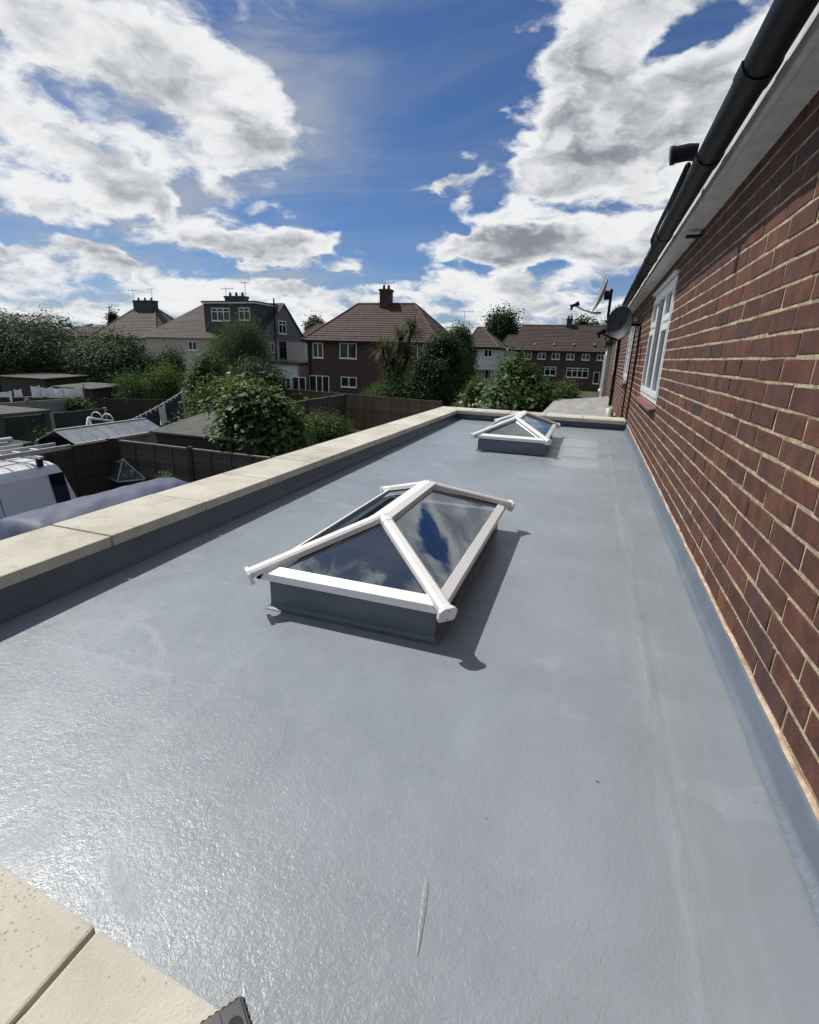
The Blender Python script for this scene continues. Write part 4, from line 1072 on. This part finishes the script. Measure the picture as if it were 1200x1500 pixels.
MB().box(d0 - .12, d1 + .08, 43.54, 47.6, dz1, dz1 + .14).build('dormer_fascia', M_fascia, t)
for i in range(24):   # hung slate courses
    pass
wpx_y(t, 311, 338, 451, 470, 43.7, 3, 1); wpx_y(t, 351, 367, 450.5, 469, 43.7, 2, 1)
wpx_x(t, 408, 419, 470, 489, DX1, 2, 1); wpx_x(t, 410, 419.5, 500, 525, DX1, 2, 1, trim=M_slate); wpx_x(t, 397, 401.5, 503, 516, DX1, 1)
wpx_y(t, 277, 290, 500, 513, DY0, 2)
m2 = MB(); a = at_x(401, 437, DX1 + .2); m2.rod((a.x, a.y, G), (a.x, a.y, a.z), .075, 8); m2.build('soil_pipe', M_black, t)
cz = at_y(346, 437, 46.5); chimney(t, at_y(333, 440, 47.4).x, at_y(360, 440, 47.4).x, 47.0, 47.9, 5.0, at_y(346, 434, 47.4).z, M_slate, 3)
pA = at_y(332, 440, 47.4); aerial(t, (pA.x, 47.4, pA.z), at_y(332, 421, 47.4).z - pA.z, .8, 4, .3); pA = at_y(360, 440, 47.4); aerial(t, (pA.x, 47.4, pA.z), at_y(357, 412, 47.4).z - pA.z, .8, 4, 2.7)
# garden room at the foot of the gable
MB().box(DX1 + .02, DX1 + 4.2, 43.2, 48.5, G, -.25).build('garden_room', M_rendw, t)
MB().box(DX1 + .02, DX1 + 4.45, 42.9, 48.8, -.25, -.02).build('garden_room_roof', M_slate, t)
for q in ((413, 427, 553, 572), (429, 449, 552, 574)): wpx_y(t, *q, 43.19, 2)

# hipped house on the far left
t = thing('hipped_house', 'cream house with lichen spotted pyramid roof and dark chimney at far left', 'house')
hc = at_z(228, 496, 1.95); HX1, HY0 = hc.x + .3, hc.y - .2
MB().box(HX1 - 10.5, HX1, HY0, HY0 + 9, G, 1.9).build('wall', M_rendc, t)
ap = at_y(222, 450, HY0 + 3.9)
hip_roof(t, HX1 - 10.5, HX1, HY0, HY0 + 9, 1.95, ap.z, M_tileB, at_y(200, 450, HY0 + 4.5).x, at_y(227, 450, HY0 + 4.5).x)
cA, cB = at_y(199, 457, HY0 + 4.2), at_y(225, 440, HY0 + 4.2); chimney(t, cA.x, cB.x, HY0 + 3.9, HY0 + 4.9, ap.z - 1.2, cB.z, M_slate, 3)
pA = at_y(198, 445, HY0 + 4.4); aerial(t, (pA.x, HY0 + 4.4, pA.z - .8), at_y(195, 424, HY0 + 4.4).z - pA.z + .8, 1.0, 4, .3, -.2); pA = at_y(224, 445, HY0 + 4.4); aerial(t, (pA.x, HY0 + 4.4, pA.z - .8), at_y(221, 422, HY0 + 4.4).z - pA.z + .8, 1.0, 4, 2.7)
wpx_y(t, 204, 214, 504, 515, HY0, 2); wpx_y(t, 172, 186, 499, 508, HY0, 2); wpx_y(t, 186, 199, 499, 508, HY0, 1)

# white house right of the palm
t = thing('white_house', 'small white rendered house with brown hipped roof right of the dark tree', 'house')
wy = 57.0; x0 = at_y(686, 510, wy).x; x1 = at_y(727, 510, wy).x
MB().box(x0, x1, wy, wy + 7, G, 1.95).build('wall', M_rendw, t)
hip_roof(t, x0, x1, wy, wy + 7, 2.0, at_y(706, 480, wy + 3.5).z, M_tileB, at_y(700, 480, wy + 3.5).x, at_y(708, 480, wy + 3.5).x)
wpx_y(t, 709, 721, 512, 523, wy, 2); wpx_y(t, 687, 699, 511, 523, wy, 2); wpx_y(t, 684, 700, 539, 553, wy, 3); wpx_y(t, 710, 720, 541, 556, wy, 2)
MB().box(x0 - .2, x1 + .1, wy - 1.2, wy - .01, -.35, -.2).build('porch_roof', M_rendw, t)
m2 = MB()
for xx in (x0 + 1.2, x1 - .2): m2.rod((xx, wy - 1.0, G), (xx, wy - 1.0, -.35), .07, 8)
m2.build('porch_posts', M_rendw, t)
wpx_x(t, 738, 741, 513, 524, x1, 1)
aerial(t, (at_y(680, 470, wy + 4).x, wy + 4, 3.2), at_y(680, 455, wy + 4).z - 3.2, 1.0, 4, .2)

# brick terrace
t = thing('brick_terrace', 'long brown brick terrace with six small white upper windows beside the satellite dishes', 'house')
ty = 70.0; x0 = at_y(757, 515, ty).x; x1 = 7.0
MB().box(x0, x1, ty, ty + 8, G, 2.0).build('wall', M_hbrick, t)
zr = at_y(820, 477, ty + 4).z
m2 = MB(); m2.add([(x0 - .2, ty - .35, 2.0), (x1, ty - .35, 2.0), (x1, ty + 8.35, 2.0), (x0 - .2, ty + 8.35, 2.0), (x0 - .2, ty + 4, zr), (x1, ty + 4, zr)], [(0, 1, 5, 4), (2, 3, 4, 5), (3, 0, 4), (1, 2, 5), (0, 3, 2, 1)])
r_ = m2.build('roof', M_tileD, t); tiled(M_tileD, r_, (x0 - .2, ty - .35, 2.0), (x1, ty - .35, 2.0), (x1, ty + 4, zr), (x0 - .2, ty + 4, zr)); MB().rod((x0 - .2, ty + 4, zr), (x1, ty + 4, zr), .11, 8).build('ridge_tiles', M_tileD, t)
MB().box(x0 - .2, x1, ty - .5, ty - .352, 1.82, 1.96).build('gutter', M_black, t)
for a in (767, 787.5, 808, 829.5, 852, 874): wpx_y(t, a, a + 11.5, 514.5 + (a - 767) * .022, 525.5 + (a - 767) * .022, ty, 2, 1)
wpx_y(t, 797, 814, 537, 550, ty, 2, 1); wpx_y(t, 829, 861, 539, 553, ty, 4, 1); wpx_y(t, 868, 877, 545, 562, ty, 1)
cA, cB = at_y(830, 477, ty + 4), at_y(839, 467, ty + 4); chimney(t, cA.x, cB.x, ty + 3.6, ty + 4.4, zr - .4, cB.z, M_hbrick, 2); aerial(t, (cA.x + .2, ty + 4, cB.z), .5, .5, 3, .2)
for px in (784, 812, 841, 871):
    c = at_y(px, 505, ty + .6); MB().rod((c.x, c.y - .1, c.z - .1), (c.x, c.y + .1, c.z + .1), .17, 8, .12).build('roof_vent', M_lead, t)

# small roofs behind
for (px0_, px1_, pt, pe, Y_, lab, m_) in ((733, 766, 491, 512, 80, 'low reddish roof between the white house and the terrace', M_tileD), (446, 470, 474, 492, 74, 'distant pinkish roof between the dormer house and the brick house', M_tileD), (88, 150, 478, 492, 66, 'low dark roofed building behind the trees at far left', M_tileD)):
    a, b = at_y(px0_, pe, Y_), at_y(px1_, pe, Y_); t = thing('distant_house', lab, 'house')
    MB().box(a.x, b.x, Y_, Y_ + 6, G, a.z).build('wall', M_rendc, t); hip_roof(t, a.x, b.x, Y_, Y_ + 6, a.z, at_y(px0_, pt, Y_ + 3).z, m_, a.x + .6, b.x - .6)

# ------------------------------------------------------------------ gardens
def fence_run(label, p0, p1, h_, nb, m_, post_m, posts, lap=True, cap=True, group=None, zb=G):
    """timber fence between two ground points: separate posts, rails and boards"""
    p0, p1 = Vector((p0[0], p0[1], zb)), Vector((p1[0], p1[1], zb)); L = (p1 - p0).length; ang = math.atan2(p1.y - p0.y, p1.x - p0.x)
    t = thing('timber_fence', label, 'fence', p0, ang, group)
    pm = MB().box(-.05, .05, -.05, .05, 0, h_ + .06).mesh('post'); pm.materials.append(post_m)
    for i in range(posts + 1):
        o = bpy.data.objects.new('post', pm); col.objects.link(o); o.parent = t; o.location = (L * i / posts, 0, 0)
    sp = L / posts
    if lap:
        bh = h_ / nb; bm_ = MB(); bm_.add([(.05, -.016, 0), (sp - .05, -.016, 0), (sp - .05, -.004, 0), (.05, -.004, 0), (.05, -.004, bh * 1.1), (sp - .05, -.004, bh * 1.1), (sp - .05, .004, bh * 1.1), (.05, .004, bh * 1.1)],
                                          [(0, 3, 2, 1), (4, 5, 6, 7), (0, 1, 5, 4), (1, 2, 6, 5), (2, 3, 7, 6), (3, 0, 4, 7)])
        me = bm_.mesh('board'); me.materials.append(m_)
        for i in range(posts):
            for k in range(nb):
                o = bpy.data.objects.new('board', me); col.objects.link(o); o.parent = t; o.location = (sp * i, random.uniform(-.004, .004), k * bh); o.rotation_euler = (0, R(random.gauss(0, .12)), 0)
            for q in range(1, 4):
                MB().box(-.02, .02, -.034, -.017, .02, h_).build('batten', m_, t).location = (sp * (i + q / 4), 0, 0)
    else:
        wv_ = sp / nb; me = MB().box(0, wv_ - .006, -.011, .011, .03, h_).mesh('board'); me.materials.append(m_)
        for i in range(posts):
            for k in range(nb):
                o = bpy.data.objects.new('board', me); col.objects.link(o); o.parent = t; o.location = (sp * i + wv_ * k, random.uniform(-.004, .004), random.uniform(-.01, .01))
            MB().box(0, sp, .012, .05, .35, .43).build('rail', m_, t).location = (sp * i, 0, 0)
            MB().box(0, sp, .012, .05, h_ - .43, h_ - .35).build('rail', m_, t).location = (sp * i, 0, 0)
    if cap: MB().box(0, L, -.03, .03, h_ + .002, h_ + .03).build('capping', M_woodl if m_ is M_wood else m_, t)
    return t
fence_run('weathered grey lap panel fence crossing the garden beside the fig tree', (-9.35, 8.0), (-5.4, 7.9), 1.78, 15, M_wood, M_woodd, 2)
fence_run('dark lap fence behind the plastic covered frame and the van', (-9.55, 4.6), (-9.45, 7.9), 1.78, 15, M_woodd, M_woodd, 2)
fence_run('long vertical board fence across the gardens below the brick house', (-16.4, 24.2), (-6.2, 22.0), 1.75, 14, M_woodw, M_woodw, 5, lap=False)
fence_run('vertical board fence running back between gardens right of the fig tree', (-11.1, 17.0), (-11.3, 22.8), 1.75, 12, M_wood, M_wood, 3, lap=False)
fence_run('dark green painted fence behind the yellow leaved shrub', (-15.0, 8.9), (-14.85, 12.4), 1.72, 12, mat('dark green fence paint', (.02, .04, .035), .8, .2, 5, rand=.15), M_conc, 2, lap=False)
fence_run('timber fence at the back of the left gardens under the trees', (-22.5, 13.5), (-13.0, 19.0), 1.6, 12, M_woodd, M_woodd, 5, lap=False)
# concrete panel fence
t = thing('concrete_fence', 'grey concrete panel fence below the white washing at far left', 'fence', (-18.6, 10.6, G), R(86))
for i in range(3):
    MB().box(-.06, .06, -.06, .06, 0, 1.85).build('post', M_conc, t).location = (i * 1.85, 0, 0)
    if i < 2:
        for k in range(6): MB().box(.062, 1.788, -.025, .025, k * .295 + .003, k * .295 + .290).build('panel', M_conc, t).location = (i * 1.85, 0, 0)

# felt roofed shed behind the near fence
def shed(label, x0, x1, y0, y1, z0f, z1b, roof_m, wall_m, ov=.1):
    t = thing('garden_shed', label, 'shed', ((x0 + x1) / 2, (y0 + y1) / 2, G)); ox, oy, oz = t.location
    n = 12
    for k in range(n):
        za = G + (z0f - .06 - G) * k / n; zb_ = G + (z0f - .06 - G) * (k + 1) / n
        m2 = MB(); m2.box(x0 - ox, x1 - ox, y0 - oy - .012, y0 - oy + .006, za - oz, zb_ - oz - .008); m2.build('board', wall_m, t)
    m2 = MB(); m2.add([(x0, y0 + .008, G), (x1, y0 + .008, G), (x1, y1, G), (x0, y1, G), (x0, y0 + .008, z0f - .05), (x1, y0 + .008, z0f - .05), (x1, y1, z1b - .05), (x0, y1, z1b - .05)],
                      [(0, 3, 2, 1), (4, 5, 6, 7), (0, 1, 5, 4), (1, 2, 6, 5), (2, 3, 7, 6), (3, 0, 4, 7)]); m2.v = [(a - ox, b - oy, c - oz) for a, b, c in m2.v]; m2.build('shed_body', wall_m, t)
    m2 = MB(); m2.add([(x0 - ov, y0 - ov, z0f - .03), (x1 + ov, y0 - ov, z0f - .03), (x1 + ov, y1 + ov, z1b - .03), (x0 - ov, y1 + ov, z1b - .03), (x0 - ov, y0 - ov, z0f + .01), (x1 + ov, y0 - ov, z0f + .01), (x1 + ov, y1 + ov, z1b + .01), (x0 - ov, y1 + ov, z1b + .01)],
                      [(0, 3, 2, 1), (4, 5, 6, 7), (0, 1, 5, 4), (1, 2, 6, 5), (2, 3, 7, 6), (3, 0, 4, 7)]); m2.v = [(a - ox, b - oy, c - oz) for a, b, c in m2.v]; m2.build('felt_roof', roof_m, t, bevel=.01)
    return t
shed('garden shed with green grey felt roof behind the near lap fence', -8.52, -6.0, 8.25, 9.75, -.73, -.50, M_felt, M_woodd)
shed('black felted shed roof at the left edge above the van', -13.0, -10.45, 4.9, 6.85, -1.0, -.93, M_feltb, M_woodd)
shed('low flat roofed outbuilding beneath the big dark tree', -25.2, -22.4, 16.0, 18.0, -.50, -.42, M_felt, M_woodd)
shed('low dark shed roof right of the outbuilding under the tree', -21.3, -19.2, 15.6, 17.2, -.75, -.66, M_felt, M_woodd)

# covered shelter at far left
t = thing('garden_shelter', 'grey roofed open shelter on timber posts at the far left edge', 'shelter', (-13.3, 8.2, G))
MB().box(-1.3, 1.45, -.9, .3, 2.16, 2.24).build('roof_sheet', M_felt, t, bevel=.01); MB().box(-1.3, 1.45, -.95, -.9, 2.07, 2.23).build('front_beam', M_wood, t)
for a, b in ((-1.2, -.8), (1.35, -.8), (1.35, .2), (-1.2, .2)): MB().box(a - .05, a + .05, b - .05, b + .05, 0, 2.16).build('post', M_wood, t)

# greenhouse
t = thing('greenhouse', 'small greenhouse with thin metal glazing bars and grey roof panes behind the van', 'greenhouse', (-10.2, 8.45, G))
gy0, gy1, gw, gez, grz = -1.15, 1.15, .55, 1.78, 2.02
m2 = MB()
for s_ in (-1, 1):
    for i in range(9):
        y = gy0 + (gy1 - gy0) * i / 8; m2.bar((s_ * gw, y, gez), (0, y, grz), .018, .02)
for a in ((0, gy0, grz, 0, gy1, grz), (-gw, gy0, gez, -gw, gy1, gez), (gw, gy0, gez, gw, gy1, gez)): m2.bar(a[:3], a[3:], .05, .05)
for xx in (-gw, gw):
    for yv in (gy0, gy1): m2.bar((xx, yv, 0), (xx, yv, gez), .05, .05)
m2.build('frame', M_alu, t)
Mgp = mat('greenhouse sheet', (.20, .22, .24), .2, .25, 3, spec=.6)
for i in range(8):
    for s_ in (-1, 1):
        a, b = gy0 + (gy1 - gy0) * i / 8 + .02, gy0 + (gy1 - gy0) * (i + 1) / 8 - .02
        o = MB().add([(s_ * gw, a, gez + .002), (s_ * gw, b, gez + .002), (s_ * .02, b, grz + .002), (s_ * .02, a, grz + .002), (s_ * gw, a, gez - .004), (s_ * gw, b, gez - .004), (s_ * .02, b, grz - .004), (s_ * .02, a, grz - .004)], [(0, 1, 2, 3), (7, 6, 5, 4)]).build('roof_pane', Mgp, t)
for s_ in (-1, 1): MB().box(s_ * gw - .004, s_ * gw + .004, gy0, gy1, .05, gez - .03).build('side_pane', Mgp, t)
m2 = MB(); m2.add([(-gw, gy0, .05), (gw, gy0, .05), (gw, gy0, gez), (0, gy0, grz - .02), (-gw, gy0, gez)], [(0, 1, 2, 3, 4)]); m2.build('end_pane', M_wglass, t)

# washing lines
def drape(t, name, p0, p1, drop, m_, seed):
    rs3 = random.Random(seed); m2 = MB(); nu, nv = 8, 5; p0, p1 = Vector(p0), Vector(p1); nrm = (p1 - p0).cross(Vector((0, 0, 1))).normalized(); ph = rs3.uniform(0, 6)
    for th in (0, .006):
        for i in range(nu + 1):
            for k in range(nv + 1):
                q = p0.lerp(p1, i / nu) - Vector((0, 0, drop * k / nv)) + nrm * (.06 * (k / nv) * math.sin(i * 1.9 + ph) + th); q.z -= .05 * math.sin(math.pi * i / nu); m2.v.append(tuple(q))
    s_ = (nu + 1) * (nv + 1)
    for i in range(nu):
        for k in range(nv):
            a = i * (nv + 1) + k; f_ = (a, a + 1, a + nv + 2, a + nv + 1); m2.f.append(f_); m2.f.append(tuple(x + s_ for x in f_)[::-1])
    return m2.build(name, m_, smooth=True)
A, B = at_y(-20, 583, 13.6), at_y(122, 566, 15.6)
t = thing('washing_line', 'washing line hung with white laundry at far left', 'washing line', (0, 0, 0)); MB().path([A.lerp(B, i / 8) - Vector((0, 0, .15 * math.sin(math.pi * i / 8))) for i in range(9)], .012, 5).build('line', M_peg, t)
for p in (A, B): MB().rod((p.x, p.y, G), (p.x, p.y, p.z + .1), .03, 8).build('post', M_steel, t)
for i, (px0_, px1_, yp, dr_, lab) in enumerate(((-8, 17, 573, .62, 'white sheet at the left end of the far washing line'), (20, 31, 570, .55, 'small white cloth second along the far washing line'), (44, 58, 565, .62, 'white towel left of the widest sheet on the far line'), (59, 76, 567, .8, 'tall white sheet in the middle of the far line'), (77, 91, 568, .72, 'white cloth right of the tall sheet on the far line'), (92, 120, 568, .55, 'wide white cloth at the right end of the far line'))):
    tt = (px0_ + px1_) / 2; y_ = 13.6 + (tt + 20) / 142 * 2.0
    o = drape(None, 'laundry_sheet', at_y(px0_, yp, y_), at_y(px1_, yp - 1, y_), dr_, M_cloth, i); tag(o, lab, 'laundry', 'laundry on the far washing line')
A, B = at_y(5, 653, 7.6), at_y(268, 573, 13.2)
pts = [A.lerp(B, i / 14) - Vector((0, 0, .38 * math.sin(math.pi * i / 14))) for i in range(15)]
t = thing('pegged_line', 'sagging clothes line dotted with pale pegs across the left gardens', 'washing line', (0, 0, 0)); MB().path(pts, .008, 5).build('line', M_peg, t)
MB().rod((B.x, B.y, G), (B.x, B.y, B.z + .1), .035, 8).build('post', M_steel, t); MB().rod((A.x, A.y, G), (A.x, A.y, A.z + .1), .035, 8).build('post', M_steel, t)
rs2 = random.Random(3); me = MB().box(-.008, .008, -.012, .012, -.07, .03).mesh('peg'); me.materials.append(M_peg)
for i in range(34):
    u_ = (i + rs2.uniform(.1, .9)) / 34 * 13.99; k = int(u_); p = pts[k].lerp(pts[k + 1], u_ - k); o = bpy.data.objects.new('peg', me); col.objects.link(o); o.parent = t; o.location = p; o.scale = (1.6, 1.6, rs2.uniform(.7, 1.3))
def on_line(u_): k = int(u_); return pts[k].lerp(pts[min(14, k + 1)], u_ - k) - Vector((0, 0, .02))
for i, (a, b, dr_, m_, lab) in enumerate(((9.0, 10.1, .55, M_clothb, 'bright blue cloth on the pegged line'), (11.3, 12.0, .55, M_cloth, 'grey white garment on the pegged line'), (12.1, 13.6, .85, M_clothd, 'dark garments at the post end of the pegged line'), (10.2, 11.2, .9, M_clothd, 'dark cloth right of the bright blue one on the pegged line'))):
    tag(drape(None, 'laundry_garment', on_line(a), on_line(b), dr_, m_, 20 + i), lab, 'laundry', 'laundry on the pegged line')
# swing frame
t = thing('swing_frame', 'white tubular play frame behind the greenhouse', 'swing'); a, b = at_y(129, 612, 10.6), at_y(165, 617, 11.4)
m2 = MB(); m2.rod(a, b, .03, 8)
for p, q in ((a, -.45), (a, .45), (b, -.45), (b, .45)): m2.rod(p, (p.x + q * .3, p.y + q, G), .028, 8)
m2.build('frame', M_upvc, t, smooth=True); m2 = MB()
for c in (.35, .8):
    p = a.lerp(b, c); m2.path([p + Vector((math.cos(k / 8 * math.pi) * .22, 0, math.sin(k / 8 * math.pi) * .2)) for k in range(9)], .018, 6)
m2.build('hoops', M_upvc, t, smooth=True)

# ------------------------------------------------------------------ driveway: van, covered car, covered frame
t = thing('van', 'white panel van with ladders on its roof rack behind the parapet', 'van', (-7.95, 5.95, G))
VL, VW, VH = 5.0, 1.9, 1.86
sec = [(0, .35), (0, 1.05), (-.03, 1.25), (-.12, 1.70), (-.20, 1.81), (-.36, VH), (-VW + .36, VH), (-VW + .20, 1.81), (-VW + .12, 1.70), (-VW + .03, 1.25), (-VW, 1.05), (-VW, .35)]
m2 = MB(); st_ = [(0, 0), (-.02, .0), (-.12, 0), (-2.8, 0), (-3.6, 0)]
prof_y = [(.02, .30), (.0, 0), (-3.4, 0), (-4.2, .0), (-5.0, 0)]
for (yv, top_in) in ((0.0, 0), (-1.2, 0), (-2.6, 0), (-3.5, 0), (-4.1, .75), (-4.95, 1.05)):
    for (a, z_) in sec:
        zz = z_ if z_ < 1.06 else 1.05 + (z_ - 1.05) * (1 - min(1, top_in))
        yy = yv - (.20 * ((z_ - 1.0) / .93) if (yv == 0.0 and z_ > 1.0) else 0)
        m2.v.append((a, yy, zz))
k = len(sec)
for i in range(5):
    for q in range(k): m2.f.append((i * k + q, i * k + (q + 1) % k, (i + 1) * k + (q + 1) % k, (i + 1) * k + q))
m2.f.append(tuple(range(k))[::-1]); m2.f.append(tuple(range(5 * k, 6 * k)))
bd = m2.build('body', M_vanw, t, bevel=.03, seg=3)
def side_panel(name, y0, y1, z0, z1, m_, parent, dx_=.004):
    pr = lambda z_: 0 if z_ <= 1.05 else -.03 * (z_ - 1.05) / .2 if z_ < 1.25 else -.03 - .09 * (z_ - 1.25) / .53
    zs = [z0, min(max(1.25, z0 + .01), z1 - .01), z1]
    o = MB(); 
    for z_ in zs: o.v += [(pr(z_) + dx_, y0 - (.0), z_), (pr(z_) + dx_, y1, z_)]
    o.f = [(0, 1, 3, 2), (2, 3, 5, 4)]
    return o.build(name, m_, parent)
side_panel('cab_window', -3.35, -2.62, 1.08, 1.66, M_wglass, t); side_panel('door_seam', -1.215, -1.205, .45, 1.80, M_dark, t, .003); side_panel('cab_door_seam', -2.5, -2.488, .45, 1.80, M_dark, t, .003)
side_panel('badge', -1.9, -1.82, .80, .88, M_slate, t)
rw = MB(); rw.add([(-.28, .012 - .20 * .12, 1.12), (-.86, .012 - .02, 1.12), (-.86, .014 - .165, 1.74), (-.33, .014 - .165, 1.74)], [(0, 3, 2, 1)]); rw.add([(-1.04, .012 - .02, 1.12), (-1.62, .012 - .02, 1.12), (-1.57, .014 - .165, 1.74), (-1.04, .014 - .165, 1.74)], [(0, 3, 2, 1)]); rw.v = [(a, b + .012, c) for a, b, c in rw.v]; rw.build('rear_window', M_wglass, t)
side_panel('quarter_window', -.42, -.17, 1.14, 1.70, M_wglass, t, .006)
for yv in (-.95, -4.05):
    for xx in (-.11, -VW + .11):
        wh = MB(); wh.rod((xx - .1, yv, .33), (xx + .1, yv, .33), .33, 24); o = wh.build('wheel', M_rubber, t, bevel=.02); MB().rod((xx - .104, yv, .33), (xx + .104, yv, .33), .2, 16).build('rim', M_alu, o)
for zz in (.5,): MB().box(-.02, .018, -3.2, -1.6, zz, zz + .12).build('side_trim', M_black, t, bevel=.01)
rk = thing('roof_rack', 'aluminium roof rack bars clamped on the white van', 'roof rack', (-7.95, 5.95, G + VH))
for yv in (-.45, -1.7, -2.9): 
    MB().box(-VW + .12, -.12, yv - .03, yv + .03, .10, .14).build('cross_bar', M_alu, rk)
    for xx in (-.2, -VW + .2): MB().box(xx - .03, xx + .03, yv - .04, yv + .04, -.03, .10).build('bracket', M_black, rk)
def roof_ladder(label, x0, y0, y1, z0, w_):
    t2 = thing('ladder', label, 'ladder', (-7.95 + x0, 5.95, G + VH + z0))
    for xx in (0, -w_): MB().box(xx - .016, xx + .016, y0, y1, 0, .075).build('stile', M_alu, t2, bevel=.006)
    k = int((y1 - y0) / .28); me = MB().rod((-w_, 0, .037), (0, 0, .037), .015, 8).mesh('rung'); me.materials.append(M_alu)
    for i in range(1, k):
        o = bpy.data.objects.new('rung', me); col.objects.link(o); o.parent = t2; o.location = (0, y0 + i * .28, 0)
roof_ladder('aluminium ladder lying nearest on the van roof rack', -.35, -3.6, .22, .142, .36); roof_ladder('second aluminium ladder stacked towards the far side of the van rack', -1.05, -3.4, -.1, .142, .36)
m2 = MB(); m2.rod((-1.62, -3.6, 0), (-1.62, .1, 0), .05, 12); o = m2.build('plastic_tube', M_rendw, smooth=True); o.location = (-7.95, 5.95, G + VH + .21); tag(o, 'long pale tube strapped along the far side of the van rack', 'tube')
m2 = MB(); rs2 = random.Random(2)
for i in range(9):
    c = Vector((-.9 + rs2.uniform(-.3, .3), -1.6 + rs2.uniform(-.5, .5), .05)); m2.rod(c, c + Vector((rs2.uniform(-.2, .2), rs2.uniform(-.3, .3), rs2.uniform(.0, .12))), .03, 6)
o = m2.build('tool_bundle', M_black); o.location = (-7.95, 5.95, G + VH + .22); tag(o, 'jumble of black straps and tools tied on the van rack', 'tools')

# tarpaulin covered car
t = thing('covered_car', 'car hidden under a blue grey cloth cover beside the parapet', 'covered car', (-6.55, 5.05, G))
nu, nv = 64, 40; m2 = MB(); L_, W_ = 4.4, 2.3
def car_h(u_, v_):
    body = 1.02 * (1 - abs(u_) ** 9) ** .5; q_ = min(1, max(0, (1 - abs(u_ - .12) / .80) * 3.4)); cab = .58 * q_ * q_ * (3 - 2 * q_)
    edge = max(0.0, 1 - abs(v_) ** 3.2) ** .55
    return (body + cab * max(0, 1 - (abs(v_) * 1.15) ** 3)) * edge
rs2 = random.Random(4)
for i in range(nu + 1):
    u_ = -1 + 2 * i / nu
    for k_ in range(nv + 1):
        v_ = -1 + 2 * k_ / nv; hz = car_h(u_ * .995, v_ * .995)
        hz += .012 * abs(math.sin(u_ * 5 + 1.4 * v_)) * math.sin(v_ * 9 + 3 * u_) + .006 * math.sin(u_ * 9 + v_ * 11 + 2 * math.sin(v_ * 3 + u_ * 4)) + .006 * math.sin(v_ * 19 - u_ * 6 + 1.5 * math.sin(u_ * 5)) + .004 * math.sin(u_ * 37 + v_ * 21)
        m2.v.append((v_ * W_ / 2, u_ * L_ / 2, max(.02, hz)))
for i in range(nu):
    for k_ in range(nv): a = i * (nv + 1) + k_; m2.f.append((a, a + 1, a + nv + 2, a + nv + 1))
m2.build('cloth_cover', M_tarp, t, smooth=True)
MB().box(-.75, .75, -1.8, 1.8, .2, .72).build('car_body', M_slate, t)

# clear plastic over a frame
t = thing('plastic_covered_frame', 'pointed clear plastic sheet draped over a dark frame beside the lap fence', 'cover')
zb_ = -1.72
ap = at_z(180, 672, -1.33); c1_, c2_, c3_ = at_z(144, 692, zb_), at_z(213, 702, zb_), at_z(172, 706, zb_ - .02)
bk = Vector((ap.x - .3, ap.y + .5, zb_))
Mcl = bpy.data.materials.new('clear plastic sheet'); Mcl.use_nodes = True; n = NT(Mcl.node_tree); n.n.clear()
tr_ = n.new('ShaderNodeBsdfTransparent'); tr_.inputs[0].default_value = (.75, .77, .8, 1); pb = n.new('ShaderNodeBsdfPrincipled'); pb.inputs['Base Color'].default_value = (.35, .37, .38, 1); pb.inputs['Roughness'].default_value = .18
mx = n.new('ShaderNodeMixShader'); n.put(mx.inputs[0], n.m('ADD', .16, n.m('MULTIPLY', n.ss(n.noise(n.new('ShaderNodeTexCoord').outputs['Object'], 6, 4, .6, 1.5), .5, .7), .5)))
n.l.new(tr_.outputs[0], mx.inputs[1]); n.l.new(pb.outputs[0], mx.inputs[2]); n.l.new(mx.outputs[0], n.new('ShaderNodeOutputMaterial').inputs[0])
m2 = MB(); m2.add([ap, c1_, c3_, c2_, bk], [(0, 1, 2), (0, 2, 3), (0, 3, 4), (0, 4, 1)]); m2.build('plastic_sheet', Mcl, t)
m2 = MB()
for p, q in ((ap, c1_), (ap, c2_), (ap, c3_), (c1_, c3_), (c3_, c2_), (c2_, bk), (bk, c1_)): m2.rod(p, q, .014, 6)
m2.build('sheet_edges', M_clear, t)
m2 = MB()
for p in (c1_, c2_, c3_, bk): m2.rod((p.x, p.y, G), p, .02, 6)
m2.build('frame', M_black, t)

# ------------------------------------------------------------------ beyond the end parapet
t = thing('lean_to_roof', 'grey corrugated lean to roof just beyond the end parapet', 'lean-to', (0, 0, 0))
m2 = MB(); n = 30; y0, y1 = 10.6, 16.4
for i in range(n + 1):
    y = y0 + (y1 - y0) * i / n; zz = .05 * math.cos(i * math.pi)
    for (x, z_) in ((-1.0, -.28), (XW - .01, -.08)): m2.v.append((x, y, z_ + zz))
for i in range(n): m2.f.append((i * 2, i * 2 + 2, i * 2 + 3, i * 2 + 1))
m2.build('corrugated_sheet', M_corr, t)
MB().box(-.98, XW - .02, y0 + .1, y1 - .1, G, -.36).build('wall', M_hbrick, t)
t = thing('neighbour_extension', 'white clad bay projecting from the far end of the brick wall', 'extension', (0, 0, 0))
MB().box(.42, XW - .003, 20.4, 23.4, G, 1.5).build('wall', M_rendw, t); MB().box(.30, XW - .003, 20.2, 23.6, 1.5, 1.66).build('canopy', M_slate, t, bevel=.02)
hwin(t, (.418, 20.9, -.1), (0, 1, 0), (-1, 0, 0), 1.1, 1.3, 2)
t = shed('dark flat roofed outhouse beyond the corrugated lean to', -.9, .35, 17.4, 20.1, -.35, -.3, M_feltb, M_woodd)
m2 = MB(); m2.path([(.42, 10.35, G), (.42, 10.35, -.2), (.40, 10.35, .12)], [.075, .075, .07], 12); tag(m2.build('vent_pipe', mat('cream plastic pipe', (.5, .46, .36), .5), smooth=True), 'cream waste pipe rising at the end of the parapet against the wall', 'pipe')
